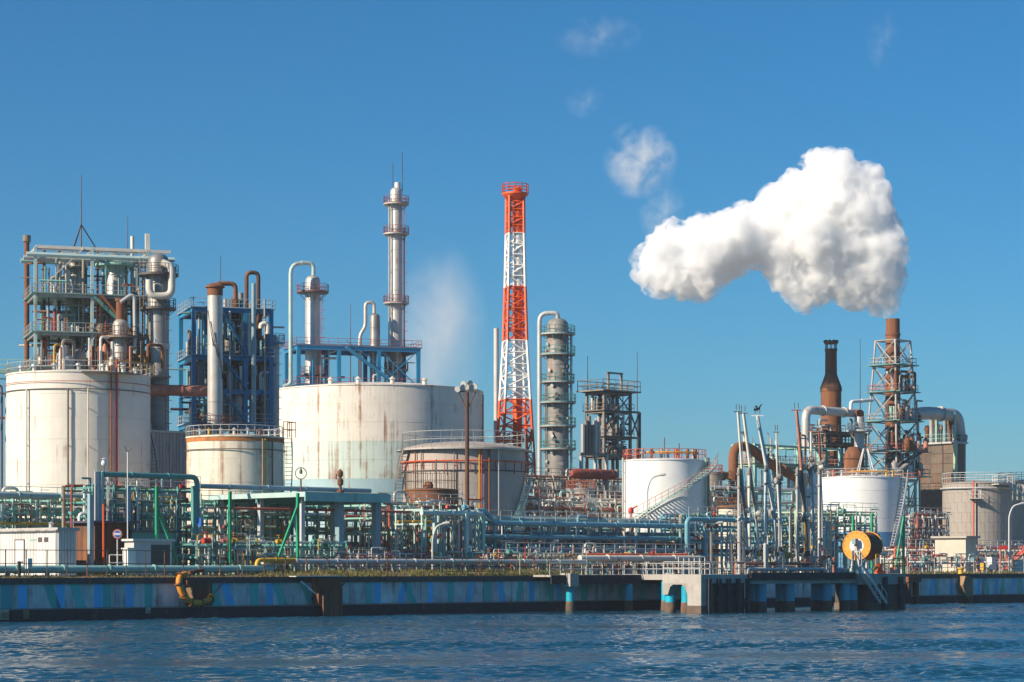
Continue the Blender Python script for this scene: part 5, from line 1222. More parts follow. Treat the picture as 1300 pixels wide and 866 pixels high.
MB().lathe(V((q.x, q.y, q.z)), [(.01, -.3), (.22, -.2), (.28, 0), (.2, .22), (.12, .3), (.3, .35), (.01, .5)], 14).build('globe', 'lampglass', t)

t = T('notice_board', G(253, 10.5), 'small blue square notice board on a post by the dark green rack', 'sign')
q = P(253, 663, 10.5); MB().tube(V((q.x, q.y, GZ)), V((q.x, q.y, q.z - .3)), .05, 6).build('post', 'galv', t); MB().hexa(q, U * .02, N * .3, UP * .38).build('panel', 'signblue', t)
# ------------------------------------------------------------------ lamps
q = G(593, 14); t = T('floodlight_mast', q, 'tall brown mast with cluster of floodlights before the tan tank', 'lamp mast')
zt = ZA(497, q.y); MB().tube(q, V((q.x, q.y, zt)), .28, 10, r2=.2).build('pole', 'rustdark', t)
MB().bar(V((q.x - 1.0, q.y, zt)), V((q.x + 1.0, q.y, zt)), .35, .14).build('head_frame', 'darksteel', t)
for sx in (-1, 1): MB().tube(V((q.x + sx * .95, q.y, zt)), V((q.x, q.y, zt - 1.9)), .07, 5).build('strut', 'rustdark', t)
for i, (dx, dz) in enumerate(((-.95, .25), (-.5, .45), (0, .5), (.45, .45), (.85, .55), (.25, .85), (-.3, .8))):
    o = MB().lathe(V((q.x + dx, q.y - .2, zt + dz)), [(.01, -.3), (.16, -.28), (.3, .12), (.33, .16), (.01, .16)], 12, axis=V((.5 * (1 if i % 2 else -1), -1, -.35))).build('floodlight', 'galv', t)
def street_lamp(px, d, pyt, arm, lb, mat='white'):
    q = G(px, d); zt = ZA(pyt, q.y); t = T('street_lamp', q, lb, 'street lamp'); m = q.y / F
    pts = [q, V((q.x, q.y, zt - 1.2)), V((q.x + arm * m * .35, q.y, zt)), V((q.x + arm * m, q.y, zt + .25))]
    MB().path(pts, .09, 8, bend=1.0).build('pole', mat, t)
    e = pts[-1]; s_ = 1 if arm > 0 else -1
    MB().lathe(e - V((s_ * .1, 0, 0)), [(.01, 0), (.12, .02), (.17, .35), (.14, .7), (.01, .8)], 8, axis=V((s_, 0, .12))).build('lamp_head', 'galv', t)
street_lamp(822, 18, 606, 16, 'curved grey lamp post standing before the white stair tank', 'galv')
street_lamp(1281, 3, 642, 15, 'white curved lamp post near the picture edge')
street_lamp(549, 5, 668, 14, 'low curved lamp post among the pale green frames', 'galv')
street_lamp(903, 6, 667, 8, 'thin bent lamp post left of the loading arms', 'paleteal')

# ------------------------------------------------------------------ fences along the quay
def fence(px0, px1, d, h, mat, lb, step=2.0, rails=(1.0, .52), zb=GZ + .06, pr=.05, group=None):
    s0, s1 = S(px0, d), S(px1, d); t = T('quay_fence', W3(s0, d, zb), lb, 'fence', group)
    k = max(1, int((s1 - s0) / step)); rr = random.Random(int(px0 + 9))
    for i in range(k + 1):
        s = s0 + (s1 - s0) * i / k; lean = rr.uniform(-.03, .03)
        MB().tube(W3(s, d, zb), W3(s + lean, d, zb + h * rr.uniform(1.0, 1.05)), pr, 5).build('post', mat if rr.random() < .7 else 'rust', t)
    for f_ in rails: MB().tube(W3(s0, d, zb + h * f_), W3(s1, d, zb + h * f_), pr * .6, 5).build('rail', mat, t)
    return t
fence(-20, 302, .75, 2.3, 'darksteel', 'rusty post and rail fence along the left part of the quay', 1.9)
fence(308, 700, .75, 1.75, 'darksteel', 'thin rusty fence along the middle of the quay edge', 2.3)
fence(1152, 1300, .9, 1.9, 'galv', 'galvanised fence on the quay right of the mooring platform', 2.6, rails=(1.0, .7, .4))
fence(560, 640, 1.2, 2.2, 'dkgreen', 'green mesh fence section before the pale green frames', 1.5, rails=(1.0, .8, .6, .4, .2))
fence(660, 745, 1.4, 2.2, 'palegreen', 'pale green mesh fence before the start of the overhanging walkway', 1.6, rails=(1.0, .8, .6, .4, .2))

# ------------------------------------------------------------------ loading platform standing in the water
JD0, JD1, JZ = -17.3, -12.3, 3.72
ja, jb, jc, je = S(890, JD0), S(948, JD0), S(1090, JD0), S(1150, JD0)
t = T('loading_platform', W3(ja, JD0, 0), 'concrete loading platform on cyan piles standing before the quay', 'jetty')
MB().gbox(ja, jb, JD0, JD1, JZ - .85, JZ).build('end_slab', 'concrete', t)
MB().gbox(ja, ja + 1.6, JD0, JD0 + 1.75, -1.2, JZ - .85).build('end_pier', 'concrete', t)
MB().gbox(ja + 2.0, jb, JD0 + .3, JD0 + 1.6, -1.2, JZ - .85).build('front_wall', 'concrete_dark', t)
MB().gbox(ja - .04, ja + 1.7, JD0 - .04, JD0 + 1.8, -1.2, .75).build('tide_growth', 'barnacle', t)
# haunched beam with its arch
mb = MB()
za, zb = JZ - .85, JZ - 1.9
prof = [(JD0 + 1.75, za), (JD0 + 1.75, za - 1.1), (JD0 + 2.1, za - .35), (JD0 + 2.5, za - .12), (JD1 - 1.4, za - .12), (JD1 - 1.0, za - .35), (JD1 - .7, za - 1.1), (JD1, za - 1.1), (JD1, za)]
n = len(prof)
for sx in (ja, ja + 1.4):
    for d, z in prof: mb.v.append(W3(sx, d, z))
mb.f.append(tuple(range(n - 1, -1, -1))); mb.f.append(tuple(range(n, 2 * n)))
for i in range(n): j = (i + 1) % n; mb.f.append((i, j, n + j, n + i))
mb.build('arched_beam', 'concrete', t)
def pile(s, d, zt, parent, r=.52, paint='cyanpile'):
    p = MB().lathe(W3(s, d, .85), [(.01, 0), (r, 0), (r, zt - .85), (.01, zt - .85)], 18).build('pile', paint, parent)
    MB().lathe(W3(s, d, -1.5), [(r * 1.02, 0), (r * 1.08, 1.2), (r * 1.12, 1.9), (r * 1.03, 2.5), (r * .98, 2.55)], 18).build('tide_growth', 'barnacle', p)
for d in (JD0 + 2.5, JD1 - .4): pile(ja + .7, d, za - .1 if d < -14 else za - 1.1, t, .5)
for d in (JD0 + 2.6, JD1 - .8): pile(ja + 4.5, d, za, t, .5)
MB().gbox(jb + .004, jc - .004, JD0 + .35, JD1, JZ - .95, JZ - .15).build('deck_slab', 'concrete', t)
MB().gbox(jb + .6, jc - .6, JD0 - .1, JD0 + .34, JZ - .55, JZ + .15).build('fender_beam', 'rubber', t)
MB().gbox(jb + .3, jc - .3, JD0 + .2, JD0 + .8, JZ - .14, JZ + .05).build('kerb', 'concrete_dark', t)
for px in (966, 975, 1002, 1013, 1049, 1058, 1073, 1082):
    s = S(px, JD0 + 1.2); pile(s, JD0 + 1.2 if px not in (975, 1013, 1058) else JD0 + 3.4, JZ - .95, t, .55)
MB().gbox(jc, je, JD0, JD1, JZ - 1.1, JZ).build('end_slab', 'concrete', t)
MB().gbox(jc + 2.2, je, JD0 + .1, JD1 - .2, -1.2, JZ - 1.1).build('end_pier', 'concrete_dark', t)
MB().gbox(jc + 2.15, je + .04, JD0 + .05, JD1 - .1, -1.2, .7).build('tide_growth', 'barnacle', t)
for px in (1120, 1140): MB().gbox(S(px, JD0), S(px, JD0) + .5, JD0 - .35, JD0 - .004, -.8, JZ - .3).build('fender_timber', 'rubber', t)
for i in range(5):
    s = ja + .8 + i * 1.4; MB().gbox(s, s + .4, JD0 - .3, JD0 - .004, -.6, JZ - .4).build('fender_timber', 'rubber', t)
# bridge back to the quay
t = T('approach_bridge', W3(jb + 1, -6, 0), 'short concrete bridge joining the loading platform to the quay', 'bridge')
MB().gbox(jb + .5, jb + 5, JD1 + .01, -.2, JZ - .6, JZ - .05).build('deck', 'concrete', t)
for d in (-10.5, -5.5): pile(jb + 1.2, d, JZ - .6, t, .45); pile(jb + 4.2, d, JZ - .6, t, .45)
MB().rail([W3(jb + .6, JD1, JZ - .05), W3(jb + .6, -.3, JZ - .05)], 1.1, .04, 1.5).build('railing', 'galv', t)
# walkway overhanging the quay face
t = T('overhanging_walkway', G(690, -1.4), 'railed walkway overhanging the quay face on cyan piles', 'walkway')
w0, w1 = S(688, -1.4), S(905, -1.4)
MB().gbox(w0, w1, -2.6, -.16, GZ - .05, GZ + .14).build('deck', 'concrete', t)
MB().gbox(w0, w1, -2.75, -2.61, GZ - .75, GZ + .1).build('edge_beam', 'ledge', t)
MB().rail([W3(w0, -2.5, GZ + .14), W3(w1, -2.5, GZ + .14)], 1.15, .045, 1.5, 1).build('railing', 'galv', t)
for px in (714, 846):
    s = S(px, -2.2); MB().gbox(s, s + 1.2, -3.3, -2.0, GZ - 1.0, GZ + .3).build('bearing_block', 'concrete', t)
for px in (724, 798, 852): pile(S(px, -2.3), -2.3, GZ - .8, t, .42)

# ------------------------------------------------------------------ loading arms
def loading_arm(lb, pxb, px0, py0, px1, py1, d, mat, headmat, r=.13, head=.42, pylow=None, red=False):
    b = G(pxb, d, JZ); t = T('marine_loader', b, lb, 'loading arm', 'loading arms on the platform')
    sh = P(px0, py0, d); ap = P(px1, py1, d); zs_ = ZA(R.uniform(590, 612), b.y)
    MB().lathe(b, [(.01, 0), (.5, 0), (.5, .12), (.2, .14), (.2, .6), (.15, .7), (.15, zs_ - JZ), (.01, zs_ - JZ)], 12).build('riser', R.choice(['galv', 'dullgrey', 'cream', 'steel']), t)
    for z in (JZ + 1.4, JZ + 3.6, zs_ - 1.6, zs_ - .3): MB().lathe(V((b.x, b.y, z)), [(.14, -.08), (.26, -.08), (.26, .08), (.14, .08)], 12).build('flange', 'grimy', t)
    MB().path([V((b.x, b.y, zs_ - .2)), V((b.x, b.y, zs_ + .4)), sh + UP * .2, sh], .17, 9, bend=.5).build('shoulder_elbow', 'grimy', t)
    for k in range(3):
        q = sh + V((R.uniform(-.4, .4), R.uniform(-.3, .3), R.uniform(-.8, .6))); MB().lathe(q, [(.01, -.25), (.3, -.2), (.34, 0), (.3, .2), (.01, .25)], 10, axis=V((1, R.uniform(-.5, .5), R.uniform(-.3, .3)))).build('swivel_joint', R.choice(['grimy', 'steel', 'silver']), t)
    MB().tube(sh, ap, r * 1.35, 10, r2=r).build('inner_arm', mat, t)
    off = V((.34, 0, 0)); MB().tube(sh + off, ap + off * .4, .03, 5).build('cable', 'dullgrey', t)
    lo = V((sh.x + .25, sh.y, ZA(714, sh.y))); MB().path([sh, sh.lerp(lo, .5) + V((.08, 0, 0)), lo, lo + V((-.5, 0, .25))], .13, 9, bend=.4).build('outer_arm', 'galv' if not red else mat, t)
    MB().lathe(lo + UP * .9, [(.01, -.3), (.28, -.25), (.28, .25), (.01, .3)], 10).build('coupler', R.choice(['grimy', 'darksteel', 'steel']), t)
    ax = (ap - sh).normalized()
    MB().lathe(ap, [(.01, -.12), (head, -.12), (head, .16 + head * .25), (head * .8, .2 + head * .3), (.01, .22 + head * .3)], 14, axis=UP).build('head_sheave', headmat, t)
    for k in (-1, 1): MB().tube(ap + V((k * head * .5, 0, .2)), ap + V((k * head * .5, 0, .75)), .04, 4).build('head_pin', 'darksteel', t)
    MB().bar(ap + V((-head * 1.3, 0, .02)), ap + V((head * 1.3, 0, .02)), .12, .1).build('head_bar', headmat, t)
    MB().tube(V((b.x, b.y, zs_ - 1.0)), sh.lerp(ap, .45), .05, 6).build('strut', 'silver', t)
    return t, ap
loading_arm('slim grey loading arm leaning furthest toward the rust red duct', 938, 946, 655, 936.5, 523, -15, 'cream', 'darksteel', .10, .3)
loading_arm('grey loading arm with dark head close behind the slimmest one', 951, 960, 655, 943.5, 525, -14.3, 'cream', 'darksteel', .12, .34)
_, top = loading_arm('thick silver loading arm with white drum head and perched bird', 972, 983, 650, 961.5, 528, -15.4, 'white', 'white', .17, .46)
loading_arm('short thin loading arm between the silver arm and the red arm', 990, 987, 610, 985.5, 549, -13.6, 'cream', 'darksteel', .07, .22)
loading_arm('faded red loading arm in the middle of the platform', 1012, 1022, 650, 1011, 521, -15, 'salmon', 'redbrown', .14, .38, red=True)
loading_arm('upright loading arm with pale square head next to the red arm', 1026, 1030, 590, 1029.5, 548, -14.4, 'cream', 'salmon', .10, .3)
loading_arm('thin reddish loading arm nearest the white blue banded tank', 1040, 1041, 590, 1039.5, 543, -13.8, 'redbrown', 'silver', .08, .26)
t = T('perched_bird', top + UP * .34, 'dark bird perched with raised wings on the silver loading arm', 'bird')
bb = top + UP * .36
mb = MB().path([bb + V((-.34, 0, .28)), bb + V((-.1, 0, .25)), bb + V((.12, 0, .33)), bb + V((.3, 0, .62)), bb + V((.36, 0, .74)), bb + V((.5, 0, .74))], .13, 8, r2=.03)
for sx in (-1, 1): mb.path([bb + V((0, sx * .08, .36)), bb + V((-.12, sx * .3, .62)), bb + V((-.32, sx * .42, .5))], .09, 6, r2=.02)
mb.tube(bb + V((0, .05, 0)), bb + V((0, .05, .25)), .025, 4).tube(bb + V((0, -.05, 0)), bb + V((0, -.05, .25)), .025, 4)
mb.build('body', 'black', t)
# valves and manifolds on the platform
rr = random.Random(77)
t = T('manifold', W3(S(930, -14), -14, JZ), 'low valve manifold crowded round the feet of the loading arms', 'manifold')
for k in range(9):
    d = JD0 + .9 + k * .5; a, b = S(925 + rr.uniform(0, 30), d), S(1055 - rr.uniform(0, 25), d); z = JZ + rr.uniform(.3, 1.1)
    MB().path([W3(a, d, JZ), W3(a, d, z), W3(b, d, z), W3(b, d, JZ)], rr.uniform(.08, .2), 8, bend=.3).build('pipe', rr.choice(['galv', 'steel', 'cream', 'grimy', 'salmon', 'white']), t)
for k in range(44):
    d = rr.uniform(JD0 + .6, JD1 - .3); s = S(rr.uniform(928, 1058), d); h = rr.uniform(1.0, 7.5) * (1 if rr.random() < .5 else .4)
    MB().path([W3(s, d, JZ), W3(s, d, JZ + h), W3(s + rr.uniform(-.8, .8), d, JZ + h)], rr.uniform(.05, .16), 7, bend=.15).build('standpipe', rr.choice(['galv', 'grimy', 'cream', 'steel', 'salmon', 'darksteel', 'silver']), t)
for k in range(26):
    d = rr.uniform(JD0 + .6, JD1 - .3); s = S(rr.uniform(930, 1055), d); valve(W3(s, d, JZ + rr.uniform(.4, 3.2)), UP if rr.random() < .5 else U, rr.uniform(.1, .18), rr.choice(['grimy', 'coral', 'steel', 'galv', 'yellow', 'red', 'darksteel']), t)
t = T('platform_fence', W3(ja, JD0 + .2, JZ), 'galvanised railing round the near end of the loading platform', 'fence')
MB().rail([W3(ja + .2, JD1, JZ), W3(ja + .2, JD0 + .2, JZ), W3(jb, JD0 + .2, JZ)], 1.2, .045, 1.3).build('railing', 'galv', t)
MB().rail([W3(ja + 1.2, JD1 - 1, JZ), W3(ja + 5, JD1 - 1, JZ)], 1.7, .045, .8).build('railing', 'cream', t)
t = T('hose_crane', W3(S(905, -13.5), -13.5, JZ), 'dark jib post with pulleys at the near end of the platform', 'crane')
q = W3(S(903, -13.5), -13.5, JZ); MB().tube(q, q + UP * 4.8, .14, 8).build('mast', 'grimy', t)
MB().tube(q + UP * 4.6 - U * .8, q + UP * 4.9 + U * .9, .09, 6).build('jib', 'grimy', t)
for k in (-.6, .6): MB().lathe(q + UP * 4.7 + U * k, [(.01, -.12), (.28, -.12), (.28, .12), (.01, .12)], 10, axis=N).build('pulley', 'darksteel', t)
# orange hose reel
cR = P(1087.5, 693, -13.5); mR = cR.y / F; rr_ = 18.7 * mR; ax = V((-.48, -.88, 0)).normalized()
t = T('hose_reel', V((cR.x, cR.y, JZ)), 'big orange faced hose reel with white hub on the platform', 'hose reel')
MB().lathe(cR, [(9.5 * mR, 0), (rr_, 0), (rr_, -.12), (rr_ * .96, -.14), (9.5 * mR, -.14)], 44, axis=ax).build('front_flange', 'yelloworange', t)
MB().lathe(cR + ax * .015, [(.01, 0), (9.4 * mR, 0), (9.4 * mR, -.1), (.01, -.1)], 36, axis=ax).build('hub_disc', 'signwhite', t)
MB().lathe(cR - ax * .14, [(rr_ * .93, 0)] + [(rr_ * (.93 + .025 * (i % 2)), -.12 * i) for i in range(1, 30)] + [(rr_ * .9, -3.56)], 40, axis=ax).build('hose_winding', 'rust', t)
MB().lathe(cR - ax * 3.7, [(.01, 0), (rr_, 0), (rr_, -.12), (.01, -.12)], 44, axis=ax).build('rear_flange', 'yelloworange', t)
sd = ax.cross(UP).normalized()
for k in range(16):
    a = k * math.pi / 8; e = sd * math.cos(a) + UP * math.sin(a); MB().lathe(cR + e * rr_ * .88, [(.01, .06), (.045, .05), (.05, 0)], 6, axis=ax).build('bolt', 'darksteel', t)
MB().ring(cR, rr_ * .985, .05, 44, 6, axis=ax).build('rim_tube', 'yelloworange', t)
MB().lathe(cR + ax * .03, [(.01, .25), (.22, .25), (.26, .1), (.26, 0)], 14, axis=ax).build('axle_cap', 'dullgrey', t)
for o_ in (.35, -4.05):
    b_ = cR + ax * o_
    for k in (-1, 1): MB().bar(V((b_.x, b_.y, JZ)) + sd * (k * .55), b_ + UP * .2, .16).build('stand_leg', 'galv', t)
    MB().bar(b_ - UP * .6 - sd * .35, b_ - UP * .6 + sd * .35, .12).build('stand_brace', 'galv', t)
MB().bar(cR + ax * .5 + UP * .15, cR + ax * .5 + UP * .75, .5).build('drive_motor', 'steelblue', t)
# gangway going down to the water
t = T('gangway', W3(S(1092, -17.6), -17.6, 0), 'grey gangway stair slanting down from the hose reel to the water', 'gangway')
g0, g1 = P(1086, 716, -17.7), P(1118, 766, -17.7)
for o_ in (0, .8):
    MB().bar(g0 - N * o_, g1 - N * o_, .06, .3).build('stringer', 'galv', t)
    mb = MB().bar(g0 - N * o_ + UP, g1 - N * o_ + UP, .06)
    for i in range(6): q = g0.lerp(g1, i / 5) - N * o_; mb.tube(q, q + UP, .035, 4)
    mb.build('railing', 'galv', t)
for i in range(14): q = g0.lerp(g1, (i + .5) / 14); MB().bar(q, q - N * .8, .26, .04).build('tread', 'galv', t)
for k in (0, 1.1):
    q = W3(S(1086, -17.2) + k, -16.9, JZ); MB().bar(q, q + UP * 2.4, .12).build('frame_post', 'galv', t)
t = T('yellow_rail', W3(S(1108, -14), -14, JZ), 'yellow safety railing right of the orange hose reel', 'railing')
MB().rail([W3(S(1112, -15.5), -15.5, JZ), W3(S(1123, -15.5), -15.5, JZ)], 2.0, .07, 1.2, 1).build('near_section', 'yelloworange', t)
MB().rail([W3(S(1134, -13.5), -13.5, JZ), W3(S(1149, -13.5), -13.5, JZ)], 1.6, .07, 1.0, 1).build('far_section', 'yelloworange', t)
t = T('mooring_hook', W3(S(1118, -16), -16, JZ), 'orange mooring hook at the far end of the platform', 'mooring hook')
q = W3(S(1117, -16), -16, JZ); MB().lathe(q, [(.01, 0), (.5, 0), (.5, .25), (.25, .4), (.25, .8), (.4, .9), (.01, 1.0)], 14).build('bollard', 'orange', t)
MB().path([q + UP * .6, q + UP * .7 - U * .7, q + UP * .4 - U * .9], .14, 8, bend=.2).build('hook', 'yelloworange', t)

# ------------------------------------------------------------------ fenders on the quay face
t = T('rubber_fender', W3(S(245, -1), -1, 0), 'orange wrapped fender tube hanging in a loop on the quay', 'fender')
pts = [P(236, 729, -.5), P(228, 731, -.75), P(226.5, 742, -.95), P(232, 756, -1.05), P(242, 765, -1.1), P(256, 766, -1.1), P(268, 760, -1.1), P(270, 756, -1.0)]
MB().path(pts, .27, 12, bend=.5).build('tube', 'fender_orange', t)
for i in range(1, 7):
    q = pts[i]; MB().lathe(q, [(.3, -.06), (.36, -.06), (.36, .06), (.3, .06)], 12, axis=(pts[i + 1] - pts[i - 1])).build('lashing', 'rust', t)
MB().tube(P(268, 757, -1), P(289, 735, -.2), .04, 5).build('rope', 'black', t)
MB().gbox(S(234, 0), S(266, 0), -.4, -.145, 1.1, 3.3).build('backing_plate', 'rustdark', t)
MB().bar(P(240, 746, -.6), P(242, 760, -.7), .3, .5).build('backing_timber', 'wood', t)
MB().path([P(240, 727, -.3), P(250, 725, .2), P(258, 724, .6)], .16, 8).build('hose_tail', 'rust', t)
t = T('rusty_fender', W3(S(414, -.8), -.8, 0), 'tall rusty steel fender box bolted to the quay wall', 'fender')
s0, s1 = S(404, -1.0), S(426, -.2)
MB().gbox(s0, s1, -1.05, -.145, .9, GZ - .05).build('frame_box', 'rust', t)
MB().gbox(s0 + .35, s1 - .1, -1.35, -1.055, -.6, 2.6).build('rubber_pad', 'rustdark', t)
MB().gbox(S(370, -.5), s1 + .1, -1.2, -.15, GZ + .065, GZ + .15).build('top_plate', 'galv', t)
MB().bar(P(382, 738, -.6), P(402, 755, -.6), .12).build('stay', 'white', t); MB().bar(P(437, 740, -.3), P(428, 752, -.6), .1).build('stay', 'darksteel', t)
t = T('timber_fender', W3(S(1228, -.6), -.6, 0), 'brown timber fender block on the quay right of the platform', 'fender')
s0 = S(1219, -.6)
mb = MB(); pr = [(0, 2.2), (.5, 3.3), (1.3, 3.3), (2.0, 2.9), (2.0, .7), (1.1, .6), (.4, 1.3)]
for dd in (-1.0, -.145):
    for a, z in pr: mb.v.append(W3(s0 + a, dd, z))
k = len(pr); mb.f.append(tuple(range(k))); mb.f.append(tuple(range(2 * k - 1, k - 1, -1)))
for i in range(k): j = (i + 1) % k; mb.f.append((i, k + i, k + j, j))
mb.build('block', 'wood', t); MB().gbox(s0 + 1.2, s0 + 1.8, -1.1, -.6, -.8, .9).build('post', 'rustdark', t)
MB().lathe(W3(s0 + .8, -.1, GZ + .06), [(.01, 0), (.35, 0), (.3, .5), (.45, .6), (.45, .75), (.01, .8)], 12).build('bollard_cap', 'yellow', t)
t = T('rail_fender', W3(S(1162, -.6), -.6, 0), 'rust stained fender frame on the quay behind the platform end', 'fender')
s0 = S(1152, -.6)
for k in (0, 1.6): MB().gbox(s0 + k, s0 + k + .35, -.8, -.145, -.6, 3.2).build('upright', 'rustdark', t)
MB().gbox(s0 - .2, s0 + 2.3, -.9, -.145, 2.6, 3.25).build('head_beam', 'rust', t)
for i, (px, ww) in enumerate(((0, .8), (30, .5), (186, .4))):
    t = T('footing_pad', W3(S(px + 2, -.8), -.8, 0), ('pale concrete corner pad at the foot of the quay on the left edge', 'brown stained pad on the quay footing near the left edge', 'small pale pad on the quay footing left of the orange fender')[i], 'pad')
    s0 = S(px, -.7); MB().gbox(s0 - (3 if i == 0 else 0), s0 + ww, -.75, -.556, .2 if i < 2 else .5, 1.05).build('slab', 'concrete' if i != 1 else 'wood', t)
    MB().gbox(s0 + .05, s0 + ww - .05, -.8, -.751, .3 if i < 2 else .55, .8).build('face_plate', 'wood', t)
t = T('fire_monitor', W3(S(801, 21), 21), 'red fire monitor beside the foot of the white tank stair', 'fire monitor')
q = G(801, 21); zt = ZA(652, q.y); MB().tube(q, V((q.x, q.y, zt)), .1, 8).build('standpipe', 'red', t); MB().lathe(V((q.x, q.y, zt)), [(.01, 0), (.3, .05), (.34, .4), (.2, .7), (.01, .75)], 12).build('turret', 'red', t)
MB().tube(V((q.x, q.y, zt + .5)), V((q.x + .7, q.y - .3, zt + .9)), .1, 8, r2=.07).build('nozzle', 'red', t)
t = T('fire_hydrant_sign', G(1272, 3.2), 'red alarm post with box near the picture edge', 'post')
q = G(1270, 3.2); MB().tube(q, q + UP * 3.2, .1, 8).build('post', 'coral', t); MB().hexa(q + V((.35, 0, 3.3)), V((.5, 0, 0)), V((0, .12, 0)), V((0, 0, .26))).build('box', 'red', t)
for px, w_, h_, mt, lb in ((1258, .9, 1.6, 'white', 'white cabinet standing before the grey panelled tank'), (1244, .7, 1.4, 'white', 'small white cabinet beside the yellow pump'), (1248, .5, .9, 'yellow', 'yellow pump box behind the galvanised fence')):
    dd = 4.5 if mt == 'white' else 3.0
    t = T('cabinet', G(px, dd), lb, 'cabinet'); MB().bar(G(px, dd, GZ + .5), G(px, dd, GZ + .5 + h_), w_).build('body', mt, t)
    MB().bar(G(px, dd), G(px, dd, GZ + .5), w_ * .5).build('plinth', 'concrete', t)

# ------------------------------------------------------------------ steam
def steam_mat(name, dens, aniso=0.0, noise=None, col=(1, 1, 1)):
    m = bpy.data.materials.new(name); m.use_nodes = True; nt = m.node_tree; L = nt.links.new
    nt.nodes.remove(nt.nodes['Principled BSDF'])
    pv = nd(nt, 'ShaderNodeVolumePrincipled'); pv.inputs['Color'].default_value = (*col, 1); pv.inputs['Anisotropy'].default_value = aniso
    L(pv.outputs[0], nt.nodes['Material Output'].inputs['Volume'])
    if noise is None: pv.inputs['Density'].default_value = dens
    else:
        sc_, lo, hi = noise
        tc = nd(nt, 'ShaderNodeTexCoord')
        n1 = nd(nt, 'ShaderNodeTexNoise', Scale=sc_, Detail=5.0, Roughness=.62, Distortion=.4); L(tc.outputs['Object'], n1.inputs['Vector'])
        mr = nd(nt, 'ShaderNodeMapRange'); L(n1.outputs['Fac'], mr.inputs['Value']); mr.inputs['From Min'].default_value = lo; mr.inputs['From Max'].default_value = hi; mr.inputs['To Max'].default_value = dens
        # thins out towards the edge of its own box
        ma = nd(nt, 'ShaderNodeMapping'); L(tc.outputs['Generated'], ma.inputs['Vector']); ma.inputs['Location'].default_value = (-1, -1, -1); ma.inputs['Scale'].default_value = (2, 2, 2)
        ln = nd(nt, 'ShaderNodeVectorMath', operation='LENGTH'); L(ma.outputs[0], ln.inputs[0])
        mf = nd(nt, 'ShaderNodeMapRange'); L(ln.outputs['Value'], mf.inputs['Value']); mf.inputs['From Min'].default_value = .25; mf.inputs['From Max'].default_value = 1.0; mf.inputs['To Min'].default_value = 1; mf.inputs['To Max'].default_value = 0
        mu = nd(nt, 'ShaderNodeMath', operation='MULTIPLY'); L(mr.outputs[0], mu.inputs[0]); L(mf.outputs[0], mu.inputs[1])
        L(mu.outputs[0], pv.inputs['Density']); m.cycles.volume_step_rate = .25
    return m
PLUME_D = 60.0
